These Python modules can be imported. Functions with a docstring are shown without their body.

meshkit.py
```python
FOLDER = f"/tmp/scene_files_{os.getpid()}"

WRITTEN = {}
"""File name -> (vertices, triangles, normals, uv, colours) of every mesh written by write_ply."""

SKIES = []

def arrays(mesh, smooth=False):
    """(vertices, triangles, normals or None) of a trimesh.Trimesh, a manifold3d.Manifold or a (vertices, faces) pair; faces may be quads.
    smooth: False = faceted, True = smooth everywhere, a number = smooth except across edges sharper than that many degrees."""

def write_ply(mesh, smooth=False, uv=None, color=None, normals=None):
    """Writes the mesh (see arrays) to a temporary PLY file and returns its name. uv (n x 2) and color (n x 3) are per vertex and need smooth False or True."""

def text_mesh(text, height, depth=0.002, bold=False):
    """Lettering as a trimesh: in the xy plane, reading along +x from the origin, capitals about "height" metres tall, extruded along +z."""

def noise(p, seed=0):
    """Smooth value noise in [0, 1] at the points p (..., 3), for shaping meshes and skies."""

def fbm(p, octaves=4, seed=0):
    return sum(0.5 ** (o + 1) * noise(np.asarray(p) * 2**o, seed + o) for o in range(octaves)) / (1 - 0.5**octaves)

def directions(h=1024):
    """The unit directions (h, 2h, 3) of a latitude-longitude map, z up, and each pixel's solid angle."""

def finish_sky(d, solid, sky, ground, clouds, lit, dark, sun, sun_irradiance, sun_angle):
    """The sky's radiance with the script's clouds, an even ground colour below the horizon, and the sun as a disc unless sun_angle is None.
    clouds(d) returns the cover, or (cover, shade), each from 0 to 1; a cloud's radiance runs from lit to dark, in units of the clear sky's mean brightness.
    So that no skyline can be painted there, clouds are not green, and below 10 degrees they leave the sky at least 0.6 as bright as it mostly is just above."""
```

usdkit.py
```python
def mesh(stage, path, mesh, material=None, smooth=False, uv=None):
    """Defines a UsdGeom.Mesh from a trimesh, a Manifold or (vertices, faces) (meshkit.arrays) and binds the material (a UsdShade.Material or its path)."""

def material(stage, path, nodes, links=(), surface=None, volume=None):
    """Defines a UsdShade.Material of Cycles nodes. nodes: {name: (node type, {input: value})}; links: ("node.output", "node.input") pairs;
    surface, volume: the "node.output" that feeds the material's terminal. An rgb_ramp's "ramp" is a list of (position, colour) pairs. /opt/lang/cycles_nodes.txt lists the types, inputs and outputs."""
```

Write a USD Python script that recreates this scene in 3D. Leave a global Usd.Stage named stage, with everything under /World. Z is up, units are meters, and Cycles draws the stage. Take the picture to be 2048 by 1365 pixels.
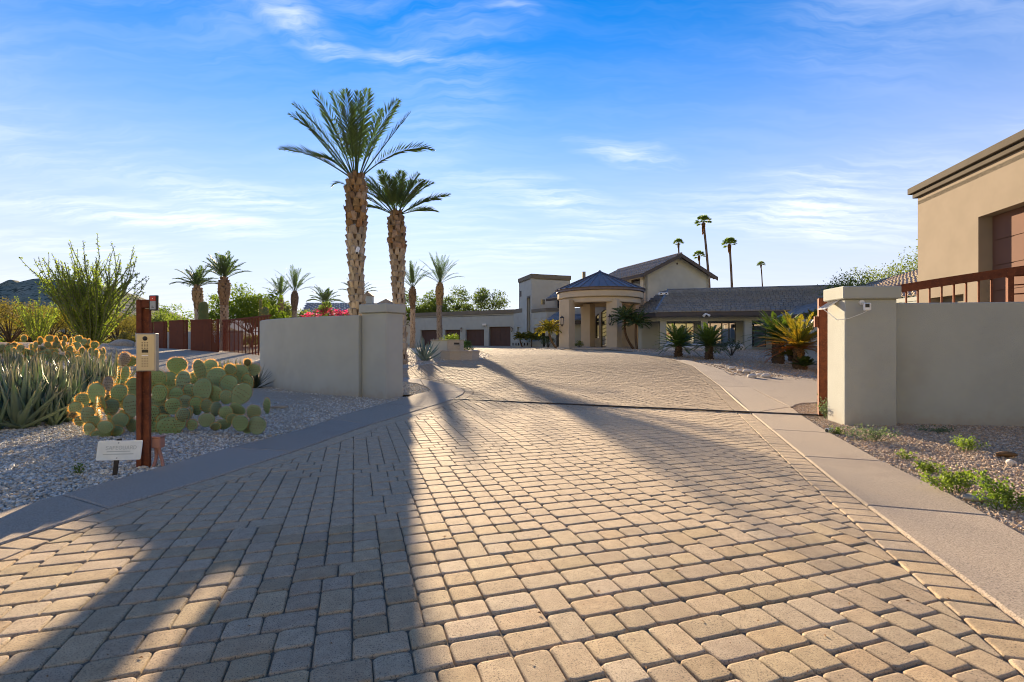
import math, random, numpy as np, trimesh, shapely, usdkit, meshkit
import manifold3d as m3
from shapely.geometry import Polygon, LineString, Point, box as sbox
from scipy.interpolate import PchipInterpolator
from pxr import Usd, UsdGeom, UsdLux, UsdShade, Gf, Sdf, Vt

# ------------------------------------------------------------------ camera, sky, sun, exposure
stage = Usd.Stage.CreateInMemory()
UsdGeom.SetStageUpAxis(stage, 'Z')
UsdGeom.Xform.Define(stage, '/World')
UsdGeom.Scope.Define(stage, '/World/Looks')
F, CX, CY, H = 1000.0, 1024.0, 682.5, 1.25
cam = UsdGeom.Camera.Define(stage, '/World/camera')
cam.CreateHorizontalApertureAttr(36.0)
cam.CreateFocalLengthAttr(36.0 * F / 2048.0)
cam.AddTranslateOp().Set(Gf.Vec3d(0, 0, H))
cam.AddRotateXOp().Set(90.0)
cam.CreateClippingRangeAttr(Gf.Vec2f(0.05, 20000))
cam.CreateExposureAttr(2.60)

SUN = np.array([-0.221, 1.0, 0.219]); SUN /= np.linalg.norm(SUN)
SUN_EL, SUN_ROT = math.asin(SUN[2]), math.atan2(SUN[0], SUN[1])
sun = UsdLux.DistantLight.Define(stage, '/World/sun')
sun.CreateNormalizeAttr(True); sun.CreateIntensityAttr(0.82); sun.CreateAngleAttr(0.5)
sun.CreateColorAttr(Gf.Vec3f(1.0, 0.78, 0.51))
_m = Gf.Matrix4d(); _m.SetRotate(Gf.Rotation(Gf.Vec3d(0, 0, 1), Gf.Vec3d(*map(float, SUN)))); sun.AddTransformOp().Set(_m)

def _dirpt(px, py):
    "the place of a direction on the cloud layer (x, y) / (z + 0.12)"
    d = np.array([(px - CX) / F, 1.0, (CY - py) / F]); d /= np.linalg.norm(d)
    return d[:2] / (d[2] + 0.12)

def make_sky():
    n, l = {}, []
    n['s'] = ('sky_texture', dict(sky_type='single_scattering', sun_disc=False, sun_elevation=SUN_EL, sun_rotation=SUN_ROT,
                                  air_density=0.85, aerosol_density=0.04, ozone_density=3.0, altitude=400.0))
    n['hs'] = ('hsv', dict(hue=0.507, saturation=1.36, value=0.46, fac=1.0)); l.append(('s.color', 'hs.color'))
    n['tc'] = ('texture_coordinate', {}); n['xyz'] = ('separate_xyz', {}); l.append(('tc.generated', 'xyz.vector'))
    # pale veil of thin high haze, thicker towards the horizon all round
    n['hz'] = ('map_range', dict(range_type='smoothstep', from_min=0.0, from_max=0.58, to_min=0.93, to_max=0.0, clamp=True)); l.append(('xyz.z', 'hz.value'))
    n['mh'] = ('mix', dict(mix_type='mix', color2=(1.46, 1.43, 1.60))); l += [('hs.color', 'mh.color1'), ('hz.result', 'mh.fac')]
    # cirrus
    n['za'] = ('math', dict(math_type='add', value2=0.12)); l.append(('xyz.z', 'za.value1'))
    n['zm'] = ('math', dict(math_type='maximum', value2=0.05)); l.append(('za.value', 'zm.value1'))
    for a in 'xy':
        n['d' + a] = ('math', dict(math_type='divide')); l += [('xyz.' + a, f'd{a}.value1'), ('zm.value', f'd{a}.value2')]
    n['p'] = ('combine_xyz', {}); l += [('dx.value', 'p.x'), ('dy.value', 'p.y')]
    streaks = [((-60, 395), (660, 478), 26, 1.0), ((330, 385), (640, 405), 22, .8), ((460, -20), (700, 110), 40, .75), ((640, 90), (1010, 135), 20, .6), ((980, 0), (1080, 50), 18, .45),
               ((930, 350), (1300, 450), 34, .75), ((1150, 290), (1370, 335), 22, .8), ((960, 530), (1280, 440), 26, .7), ((1350, 400), (1850, 480), 52, .85), ((1500, 420), (1720, 380), 24, .7),
               ((0, 480), (420, 520), 26, .8), ((1480, 345), (1780, 370), 22, .45), ((350, 420), (900, 440), 60, .35), ((2050, 240), (2500, 330), 60, .6), ((-600, 300), (-200, 420), 60, .7)]
    last = None
    for i, (a, b, w, k) in enumerate(streaks):
        pa, pb = _dirpt(*a), _dirpt(*b)
        mid = _dirpt((a[0] + b[0]) / 2, (a[1] + b[1]) / 2); up = _dirpt((a[0] + b[0]) / 2, (a[1] + b[1]) / 2 - w)
        ax = pb - pa; ang = math.atan2(ax[1], ax[0]); sx = np.linalg.norm(ax) * .62
        perp = np.array([-math.sin(ang), math.cos(ang)]); sy = max(abs(np.dot(up - mid, perp)) * 1.5, .02)
        n[f'm{i}'] = ('mapping', dict(mapping_type='texture', location=(float(mid[0]), float(mid[1]), 0.0), rotation=(0, 0, ang), scale=(float(sx), float(sy), 1.0)))
        n[f'w{i}'] = ('gradient_texture', dict(gradient_type='spherical'))
        n[f'k{i}'] = ('math', dict(math_type='multiply', value2=k * 1.25))
        l += [('pw.result', f'm{i}.vector'), (f'm{i}.vector', f'w{i}.vector'), (f'w{i}.fac', f'k{i}.value1')]
        if last is None: last = f'k{i}.value'
        else:
            n[f'a{i}'] = ('math', dict(math_type='add')); l += [(last, f'a{i}.value1'), (f'k{i}.value', f'a{i}.value2')]; last = f'a{i}.value'
    n['wn'] = ('noise_texture', dict(dimensions='2D', scale=2.2, detail=4.0, roughness=.6)); l.append(('p.vector', 'wn.vector'))
    n['wc'] = ('vector_math', dict(math_type='subtract', vector2=(.5, .5, .5))); l.append(('wn.color', 'wc.vector1'))
    n['ws'] = ('vector_math', dict(math_type='scale', scale=0.22)); l.append(('wc.vector', 'ws.vector1'))
    n['pw0'] = ('vector_math', dict(math_type='add')); l += [('p.vector', 'pw0.vector1'), ('ws.vector', 'pw0.vector2')]
    n['pw'] = ('mix_vector', dict(fac=1.0)); l += [('p.vector', 'pw.a'), ('pw0.vector', 'pw.b')]
    n['mp'] = ('mapping', dict(mapping_type='point', rotation=(0, 0, .35), scale=(.7, 4.2, 1.0))); l.append(('pw.result', 'mp.vector'))
    n['n1'] = ('noise_texture', dict(dimensions='2D', scale=2.6, detail=9.0, roughness=.62, distortion=.12)); l.append(('mp.vector', 'n1.vector'))
    n['r1'] = ('map_range', dict(range_type='smoothstep', from_min=.26, from_max=.84, to_min=0.0, to_max=1.0, clamp=True)); l.append(('n1.fac', 'r1.value'))
    n['n2'] = ('noise_texture', dict(dimensions='2D', scale=.8, detail=3.0)); l.append(('p.vector', 'n2.vector'))
    n['r2'] = ('map_range', dict(range_type='smoothstep', from_min=.38, from_max=.75, to_min=0.07, to_max=.50, clamp=True)); l.append(('n2.fac', 'r2.value'))
    n['sum'] = ('math', dict(math_type='add')); l += [(last, 'sum.value1'), ('r2.result', 'sum.value2')]
    n['cov'] = ('math', dict(math_type='multiply', use_clamp=True)); l += [('sum.value', 'cov.value1'), ('r1.result', 'cov.value2')]
    n['cf'] = ('math', dict(math_type='multiply', value2=.72)); l.append(('cov.value', 'cf.value1'))
    n['mc'] = ('mix', dict(mix_type='mix', color2=(2.0, 2.08, 2.25))); l += [('mh.color', 'mc.color1'), ('cf.value', 'mc.fac')]
    n['b'] = ('background_shader', dict(strength=0.10)); l.append(('mc.color', 'b.color'))
    return usdkit.material(stage, '/World/Looks/sky', n, l, surface='b.background')
sky = UsdLux.DomeLight.Define(stage, '/World/sky')
UsdShade.MaterialBindingAPI.Apply(sky.GetPrim()).Bind(make_sky())

# ------------------------------------------------------------------ scene tree helpers
RNG = np.random.default_rng(7)
_used = {}
def numbered(parent, name):
    k = (parent, name); i = _used.get(k, 0); _used[k] = i + 1
    return f'{parent}/{name}' if i == 0 else f'{parent}/{name}_{i:03d}'
def _tag(prim, label=None, cat=None, group=None, kind=None):
    for k, v in (('label', label), ('category', cat), ('group', group), ('kind', kind)):
        if v: prim.SetCustomDataByKey(k, v)
    return prim
def thing(name, label, cat, group=None, loc=None, rotz=0.0, scale=1.0):
    x = UsdGeom.Xform.Define(stage, numbered('/World', name))
    if loc is not None:
        x.AddTranslateOp().Set(Gf.Vec3d(*map(float, loc)))
        if rotz: x.AddRotateZOp().Set(float(rotz))
        if scale != 1.0: x.AddScaleOp().Set(Gf.Vec3f(scale, scale, scale))
    return str(_tag(x.GetPrim(), label, cat, group).GetPath())
def copy(name, src, label, group, loc, rotz=0.0, scale=1.0, cat=None):
    x = UsdGeom.Xform.Define(stage, numbered('/World', name)); p = x.GetPrim()
    p.GetReferences().AddInternalReference(src)
    x.ClearXformOpOrder()
    for op, v in (('xformOp:translate', Gf.Vec3d(*map(float, loc))),):
        x.AddTranslateOp(opSuffix='at').Set(v)
    x.AddRotateZOp(opSuffix='turn').Set(float(rotz)); x.AddScaleOp(opSuffix='size').Set(Gf.Vec3f(scale, scale, scale))
    p.SetInstanceable(True)
    _tag(p, label, cat, group)
    return str(p.GetPath())
def obj(name, mesh, mat, parent='/World', smooth=False, label=None, cat=None, group=None, kind=None, attr=None):
    if isinstance(mesh, MB): mesh = mesh.arrays()
    path = numbered(parent, name)
    m = usdkit.mesh(stage, path, mesh, MAT[mat], smooth)
    if attr is not None:
        UsdGeom.PrimvarsAPI(m).CreatePrimvar('tone', Sdf.ValueTypeNames.FloatArray, 'vertex').Set(Vt.FloatArray.FromNumpy(np.asarray(attr, np.float32)))
    _tag(m.GetPrim(), label, cat, group, kind)
    return path

# ------------------------------------------------------------------ mesh builder
class MB:
    def __init__(s): s.v, s.f, s.n, s.t = [], [], 0, []
    def add(s, v, f, t=None):
        v = np.asarray(v, float).reshape(-1, 3); f = np.asarray(f, int)
        if f.shape[1] == 4: f = np.vstack([f[:, [0, 1, 2]], f[:, [0, 2, 3]]])
        s.v.append(v); s.f.append(f + s.n); s.n += len(v); s.t.append(np.zeros(len(v)) if t is None else np.broadcast_to(t, len(v))); return s
    def mesh(s, m): return s.add(m.vertices, m.faces)
    def box(s, lo, hi, bev=0.0, frame=None):
        lo, hi = np.minimum(lo, hi).astype(float), np.maximum(lo, hi).astype(float)
        if bev <= 0:
            v = np.array([[(lo, hi)[i][0], (lo, hi)[j][1], (lo, hi)[k][2]] for i in (0, 1) for j in (0, 1) for k in (0, 1)])
            f = [[0, 1, 3, 2], [4, 6, 7, 5], [0, 4, 5, 1], [2, 3, 7, 6], [0, 2, 6, 4], [1, 5, 7, 3]]
        else:
            c, h = (lo + hi) / 2, (hi - lo) / 2; bev = min(bev, h.min() * .9); pts = []
            for sx in (-1, 1):
                for sy in (-1, 1):
                    for sz in (-1, 1):
                        for k in range(3):
                            d = h - bev; d[k] = h[k]; pts.append(c + d * (sx, sy, sz))
            v = np.array(pts); hull = trimesh.convex.convex_hull(v); v, f = hull.vertices, hull.faces
        if frame is not None: v = frame(v)
        return s.add(v, f)
    def tube(s, pts, rad, n=6, caps=True, t=None):
        pts = np.asarray(pts, float); rad = np.broadcast_to(rad, len(pts)); m = len(pts)
        tan = np.gradient(pts, axis=0); tan /= np.linalg.norm(tan, axis=1, keepdims=True) + 1e-12
        ref = np.array([0, 0, 1.0]) if abs(tan[0][2]) < .9 else np.array([1.0, 0, 0])
        u = np.cross(tan, ref); u /= np.linalg.norm(u, axis=1, keepdims=True); w = np.cross(tan, u)
        a = np.arange(n) * 2 * math.pi / n
        v = (pts[:, None] + rad[:, None, None] * (u[:, None] * np.cos(a)[None, :, None] + w[:, None] * np.sin(a)[None, :, None])).reshape(-1, 3)
        i, j = np.meshgrid(np.arange(m - 1), np.arange(n), indexing='ij'); i, j = i.ravel(), j.ravel(); k = (j + 1) % n
        f = np.stack([i * n + j, i * n + k, (i + 1) * n + k, (i + 1) * n + j], 1)
        f = np.vstack([f[:, [0, 2, 1]], f[:, [0, 3, 2]]])
        if caps:
            b = np.arange(1, n - 1); f = np.vstack([f, np.stack([0 * b, b, b + 1], 1), (m - 1) * n + np.stack([0 * b, b + 1, b], 1)])
        return s.add(v, f, None if t is None else np.repeat(np.broadcast_to(t, m), n))
    def lathe(s, prof, c=(0, 0, 0), n=24):
        prof = np.asarray(prof, float); a = np.arange(n) * 2 * math.pi / n
        v = np.stack([prof[:, None, 0] * np.cos(a), prof[:, None, 0] * np.sin(a), np.broadcast_to(prof[:, None, 1], (len(prof), n))], -1).reshape(-1, 3) + np.asarray(c)
        i, j = np.meshgrid(np.arange(len(prof) - 1), np.arange(n), indexing='ij'); i, j = i.ravel(), j.ravel(); k = (j + 1) % n
        return s.add(v, np.stack([i * n + j, i * n + k, (i + 1) * n + k, (i + 1) * n + j], 1))
    def prism(s, poly, z0, z1, frame=None):
        for g in getattr(poly, 'geoms', [poly]):
            if g.area < 1e-7: continue
            m = trimesh.creation.extrude_polygon(g, z1 - z0, engine='earcut'); v = m.vertices + (0, 0, z0)
            s.add(v if frame is None else frame(v), m.faces)
        return s
    def quad(s, a, b, c, d): return s.add([a, b, c, d], [[0, 1, 2, 3]])
    def slab(s, quad, th):
        "a plate: four corners (anticlockwise seen from its face) thickened backwards"
        q = np.asarray(quad, float); nn = np.cross(q[1] - q[0], q[2] - q[0]); nn /= np.linalg.norm(nn)
        v = np.vstack([q, q - nn * th])
        return s.add(v, [[0, 1, 2, 3], [7, 6, 5, 4], [0, 4, 5, 1], [1, 5, 6, 2], [2, 6, 7, 3], [3, 7, 4, 0]])
    def arrays(s): return np.vstack(s.v), np.vstack(s.f)
    def tones(s): return np.concatenate(s.t)

def frame(o, ang):
    "local x along ang (radians) in plan, y to its left, z up"
    c, sn = math.cos(ang), math.sin(ang); o = np.asarray(o, float)
    if len(o) == 2: o = np.append(o, 0.0)
    return lambda v: np.stack([o[0] + v[:, 0] * c - v[:, 1] * sn, o[1] + v[:, 0] * sn + v[:, 1] * c, o[2] + v[:, 2]], 1)
def vframe(o, ang):
    "local x along ang in plan, y UP, z towards the left of x"
    c, sn = math.cos(ang), math.sin(ang); o = np.asarray(o, float)
    return lambda v: np.stack([o[0] + v[:, 0] * c + v[:, 2] * sn, o[1] + v[:, 0] * sn - v[:, 2] * c, o[2] + v[:, 1]], 1)  # z local points to the RIGHT of x (towards the viewer for a wall running left to right)

# ------------------------------------------------------------------ the lie of the land
_gk = PchipInterpolator([-400, -20, 0, 9, 12, 15, 20, 26, 37, 56, 100, 400], [0, 0, 0, 0, .05, .17, .43, .6, .69, .7, .7, .7])
def _ss(a, b, x): t = np.clip((np.asarray(x, float) - a) / (b - a), 0, 1); return t * t * (3 - 2 * t)
def gz(x, y):
    x, y = np.asarray(x, float), np.asarray(y, float)
    z = _gk(np.clip(y, -400, 400))
    return z + .5 * _ss(.7, .86, -x / np.maximum(y, 3)) * _ss(8, 13, y) * (1 - .9 * _ss(45, 90, y))
def P(px, py, Y): return np.array([(px - CX) / F * Y, Y, H + (CY - py) / F * Y])
def G(px, py):
    ys = np.concatenate([np.arange(1.2, 30, .02), np.arange(30, 90, .1)]); d = H - (py - CY) / F * ys - gz((px - CX) / F * ys, ys)
    i = int(np.argmax(d <= 0)) if (d <= 0).any() else len(ys) - 1
    return np.array([(px - CX) / F * ys[i], ys[i], float(gz((px - CX) / F * ys[i], ys[i]))])
def g2(px, py): return tuple(G(px, py)[:2])
def onground(x, y, dz=0.0): return np.array([x, y, float(gz(x, y)) + dz])

# ------------------------------------------------------------------ materials
MAT = {}
def M(name, c1, c2=None, scale=6.0, rough=.85, bump=0.0, bscale=80.0, bdist=.004, detail=5.0, contrast=(.35, .65), island=0.0, speck=None, sheen=0.0, trans=None, spec=.3, metal=0.0, stain=None, tone=None, bw=None, aniso=None, dirt=None):
    c2 = c2 if c2 is not None else c1
    n = {'g': ('geometry', {}), 'p': ('principled_bsdf', dict(roughness=rough, specular_ior_level=spec, metallic=metal)), 'n': ('noise_texture', dict(scale=scale, detail=detail, roughness=.6)),
         'r': ('map_range', dict(from_min=contrast[0], from_max=contrast[1], to_min=0.0, to_max=1.0, clamp=True)), 'm': ('mix', dict(mix_type='mix', color1=c1, color2=c2))}
    vec = 'g.position'; l = []
    if aniso is not None:
        n['map'] = ('mapping', dict(mapping_type='point', scale=aniso)); l.append(('g.position', 'map.vector')); vec = 'map.vector'
    l += [(vec, 'n.vector'), ('n.fac', 'r.value'), ('r.result', 'm.fac')]; col = 'm.color'
    if speck is not None:   # (scale, threshold, colour): small specks of another colour
        n['sv'] = ('noise_texture', dict(scale=speck[0], detail=2.0, roughness=.7)); n['sr'] = ('map_range', dict(from_min=speck[1], from_max=speck[1] + .07, to_min=0.0, to_max=1.0, clamp=True)); n['sm'] = ('mix', dict(mix_type='mix', color2=speck[2]))
        l += [('g.position', 'sv.vector'), ('sv.fac', 'sr.value'), ('sr.result', 'sm.fac'), (col, 'sm.color1')]; col = 'sm.color'
    if stain is not None:   # (scale, threshold, colour): broad stains
        n['tv'] = ('noise_texture', dict(scale=stain[0], detail=5.0, roughness=.6)); n['tr'] = ('map_range', dict(from_min=stain[1], from_max=stain[1] + .18, to_min=0.0, to_max=.75, clamp=True)); n['tm'] = ('mix', dict(mix_type='mix', color2=stain[2]))
        l += [('g.position', 'tv.vector'), ('tv.fac', 'tr.value'), ('tr.result', 'tm.fac'), (col, 'tm.color1')]; col = 'tm.color'
    if dirt is not None:    # splashed earth low on a wall: (height, colour)
        n['dz'] = ('separate_xyz', {}); n['dn'] = ('noise_texture', dict(scale=5.0, detail=6.0, roughness=.7)); n['dd'] = ('math', dict(math_type='multiply_add', value2=dirt[0] * 1.6, value3=-dirt[0] * .55)); n['ds'] = ('math', dict(math_type='subtract')); n['dr'] = ('map_range', dict(range_type='smoothstep', from_min=-.18, from_max=.12, to_min=0.0, to_max=.55, clamp=True)); n['dm'] = ('mix', dict(mix_type='mix', color2=dirt[1]))
        l += [('g.position', 'dz.vector'), ('g.position', 'dn.vector'), ('dn.fac', 'dd.value1'), ('dd.value', 'ds.value1'), ('dz.z', 'ds.value2'), ('ds.value', 'dr.value'), ('dr.result', 'dm.fac'), (col, 'dm.color1')]; col = 'dm.color'
    if tone is not None:    # colour towards the tips, from the mesh's own attribute
        n['at'] = ('attribute', dict(attribute='tone')); n['am'] = ('mix', dict(mix_type='mix', color2=tone)); l += [('at.fac', 'am.fac'), (col, 'am.color1')]; col = 'am.color'
    if island:
        n['o'] = ('object_info', {}); n['ia'] = ('math', dict(math_type='add')); n['if'] = ('math', dict(math_type='fraction'))
        n['im'] = ('map_range', dict(from_min=0.0, from_max=1.0, to_min=1 - island, to_max=1 + island)); n['ih'] = ('hsv', dict(hue=.5, saturation=1.0, fac=1.0))
        n['i2'] = ('math', dict(math_type='multiply', value2=7.13)); n['i3'] = ('math', dict(math_type='fraction')); n['i4'] = ('map_range', dict(from_min=0.0, from_max=1.0, to_min=1 - island * .9, to_max=1 + island * .9))
        n['i5'] = ('math', dict(math_type='multiply', value2=3.71)); n['i6'] = ('math', dict(math_type='fraction')); n['i7'] = ('map_range', dict(from_min=0.0, from_max=1.0, to_min=.5 - island * .035, to_max=.5 + island * .035))
        l += [('o.random', 'ia.value1'), ('g.random_per_island', 'ia.value2'), ('ia.value', 'if.value1'), ('if.value', 'im.value'), ('im.result', 'ih.value'), (col, 'ih.color'),
              ('if.value', 'i2.value1'), ('i2.value', 'i3.value1'), ('i3.value', 'i4.value'), ('i4.result', 'ih.saturation'), ('if.value', 'i5.value1'), ('i5.value', 'i6.value1'), ('i6.value', 'i7.value'), ('i7.result', 'ih.hue')]; col = 'ih.color'
    l.append((col, 'p.base_color'))
    if bump:
        n['bn'] = ('noise_texture', dict(scale=bscale, detail=4.0, roughness=.65)); n['bp'] = ('bump', dict(strength=bump, distance=bdist)); l += [('g.position', 'bn.vector'), ('bn.fac', 'bp.height'), ('bp.normal', 'p.normal')]
    out = 'p.BSDF'
    if trans:               # (weight, tint): light through a leaf
        n['tb'] = ('translucent_bsdf', {}); n['tt'] = ('mix', dict(mix_type='multiply', fac=1.0, color2=trans[1])); n['mx'] = ('mix_closure', dict(fac=trans[0]))
        l += [(col, 'tt.color1'), ('tt.color', 'tb.color'), ('p.BSDF', 'mx.closure1'), ('tb.BSDF', 'mx.closure2')]; out = 'mx.closure'
    MAT[name] = usdkit.material(stage, '/World/Looks/' + name, n, l, surface=out)

stucco = (.30, .265, .215)
M('stucco', (.41, .425, .39), (.375, .385, .355), scale=1.6, rough=.95, bump=.8, bscale=90, bdist=.008, spec=.12, stain=(.7, .55, (.335, .335, .30)), dirt=(.34, (.33, .285, .225)))
M('stucco_tan', (.215, .182, .145), (.195, .165, .13), scale=1.6, rough=.95, bump=.55, bscale=130, bdist=.006, spec=.1, stain=(.5, .60, (.185, .155, .122)))
M('stucco_brown', (.085, .074, .060), (.070, .060, .048), scale=1.2, rough=.92, bump=.5, bscale=110, bdist=.005, spec=.1)
M('stucco_warm', (.50, .42, .31), (.46, .385, .28), scale=1.6, rough=.95, bump=.4, bscale=90, bdist=.006, spec=.1)
M('stucco_far', (.43, .44, .40), (.40, .405, .365), scale=.7, rough=.95, spec=.15, bump=.3, bscale=60, bdist=.01)
M('stucco_trim', (.185, .165, .13), (.155, .138, .108), scale=1.2, rough=.9, bump=.4, bscale=120, bdist=.004, spec=.2)
M('paver', (.48, .372, .245), (.39, .298, .195), scale=16, rough=.9, bump=1.0, bscale=240, bdist=.006, island=.13, speck=(150, .555, (.17, .135, .095)), spec=.2, stain=(.8, .55, (.31, .245, .165)))
M('joint_sand', (.19, .15, .105), (.12, .095, .07), scale=40, rough=1.0, spec=.1)
M('concrete', (.46, .385, .305), (.30, .25, .195), scale=80, rough=.95, bump=1.0, bscale=210, bdist=.006, island=.07, speck=(110, .555, (.16, .135, .115)), spec=.15, stain=(.9, .55, (.27, .22, .18)))
M('gravel_bed', (.34, .29, .23), (.54, .475, .385), scale=42, rough=1.0, bump=1.0, bscale=45, bdist=.03, speck=(70, .57, (.16, .135, .11)), spec=.1)
M('desert', (.38, .285, .19), (.29, .215, .145), scale=.35, rough=1.0, bump=.6, bscale=9, bdist=.06, speck=(3.5, .58, (.12, .12, .06)), spec=.05)
PEB = [(.56, .53, .45), (.66, .63, .55), (.42, .39, .32), (.50, .41, .30), (.74, .70, .61), (.37, .36, .32), (.56, .46, .34), (.48, .47, .43)]
for i, c in enumerate(PEB):
    M(f'pebble_{"abcdefgh"[i]}', c, tuple(x * .75 for x in c), scale=60, rough=.85, spec=.25); w = (c[0] * .86, c[1] * .72, c[2] * .62); M(f'tan_pebble_{"abcdefgh"[i]}', w, tuple(x * .75 for x in w), scale=60, rough=.85, spec=.25)
M('rust', (.155, .046, .02), (.095, .031, .016), scale=14, rough=.85, bump=.5, bscale=150, bdist=.003, speck=(60, .6, (.21, .068, .027)), spec=.25, stain=(3.0, .58, (.09, .032, .018)))
M('dark_metal', (.022, .018, .016), (.04, .03, .024), scale=20, rough=.6, spec=.4)
M('rail_steel', (.06, .045, .036), (.035, .028, .024), scale=30, rough=.65, spec=.4)
# ------------------------------------------------------------------ ground, drive, borders, slabs
def sheet(poly, dz, step=1.0, mb=None, zf=gz):
    mb = mb or MB(); x0, y0, x1, y1 = poly.bounds; y = y0
    while y < y1:
        part = poly.intersection(sbox(x0 - 1, y, x1 + 1, y + step)); y += step
        for g in getattr(part, 'geoms', [part]):
            if g.geom_type != 'Polygon' or g.area < 1e-6: continue
            for t in shapely.constrained_delaunay_triangles(g).geoms:
                c = np.array(t.exterior.coords)[:3]
                if np.cross(c[1] - c[0], c[2] - c[0]) < 0: c = c[::-1]
                mb.add(np.c_[c, zf(c[:, 0], c[:, 1]) + dz], [[0, 1, 2]])
    return mb

def axis(parts): return np.unique(np.concatenate([np.arange(a, b, s) for a, b, s in parts]))
gx = axis([(-6000, -1200, 600), (-1200, -200, 100), (-200, -60, 10), (-60, 60, 1.0), (60, 200, 10), (200, 1200, 100), (1200, 6001, 600)])
gy = axis([(-6000, -1200, 600), (-1200, -200, 100), (-200, -20, 10), (-20, 8, 1.0), (8, 42, .5), (42, 120, 2), (120, 300, 15), (300, 1200, 100), (1200, 6001, 600)])
def hills_h(x, y):
    x, y = np.asarray(x, float), np.asarray(y, float)
    q = np.stack([x / 260, y / 260, 0 * x], -1); rough = meshkit.fbm(q, 5, 3) - .5
    return rough
X_, Y_ = np.meshgrid(gx, gy, indexing='ij'); Z_ = gz(X_, Y_) - .045
Z_ = Z_ + np.where((np.abs(X_) > 40) | (Y_ > 80) | (Y_ < -30), (meshkit.fbm(np.stack([X_ / 30, Y_ / 30, 0 * X_], -1), 3, 5) - .5) * 1.2 * _ss(40, 110, np.maximum(np.abs(X_), np.maximum(Y_ - 40, -Y_ + 10))), 0)
nx, ny = len(gx), len(gy); i, j = np.meshgrid(np.arange(nx - 1), np.arange(ny - 1), indexing='ij'); i, j = i.ravel(), j.ravel()
obj('ground', (np.stack([X_.ravel(), Y_.ravel(), Z_.ravel()], 1), np.stack([i * ny + j, (i + 1) * ny + j, (i + 1) * ny + j + 1, i * ny + j + 1], 1)), 'desert', smooth=True, kind='structure')

# the drive's two edges, towards the house
L_EDGE = [(-3.45, -2.5), (-3.3, .5), (-3.2, 2.0)] + [g2(*p) for p in [(0, 1093), (205, 1024), (420, 960), (600, 900), (720, 857), (819, 826.5), (908, 799), (926, 789), (929, 783), (922, 777.5), (900, 771), (860, 763), (806, 755)]] + [(-6.0, 16.6)]
R_EDGE = [(.85, -2.5), (1.6, 0.0), (2.245, 2.19), (2.88, 4.5), (3.99, 8.17)] + [g2(1440, 773), g2(1386, 733), g2(1355, 722)]
court = L_EDGE + [(-7.5, 19.0), g2(806, 737), g2(850, 729), g2(905, 722), g2(962, 720), g2(985, 711), g2(965, 704), (-10.5, 44.0), (-13.5, 62.8), (.3, 55.2), (1.2, 50.6), (3.2, 46.5)] + [g2(*p) for p in [(1070, 697.5), (1085, 700.5), (1118, 700.3), (1160, 701), (1200, 702), (1240, 703.5), (1270, 704)]] + [g2(1300, 708), g2(1330, 715)] + R_EDGE[::-1]
COURT = Polygon(court).buffer(0)
drive = '/World/driveway'; _tag(UsdGeom.Xform.Define(stage, drive).GetPrim(), kind='structure')
obj('joint_sand', sheet(COURT.buffer(.02), -.0135, 1.0), 'joint_sand', drive)
BW = .225
def offset_line(pts, d):
    "points moved sideways to the right of the direction of travel"
    p = np.asarray(pts, float); t = np.gradient(p, axis=0); t /= np.linalg.norm(t, axis=1, keepdims=True)
    return p + np.stack([t[:, 1], -t[:, 0]], 1) * d
lborder = Polygon(list(L_EDGE) + [tuple(q) for q in offset_line(L_EDGE, BW)[::-1]]).buffer(0)
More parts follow.
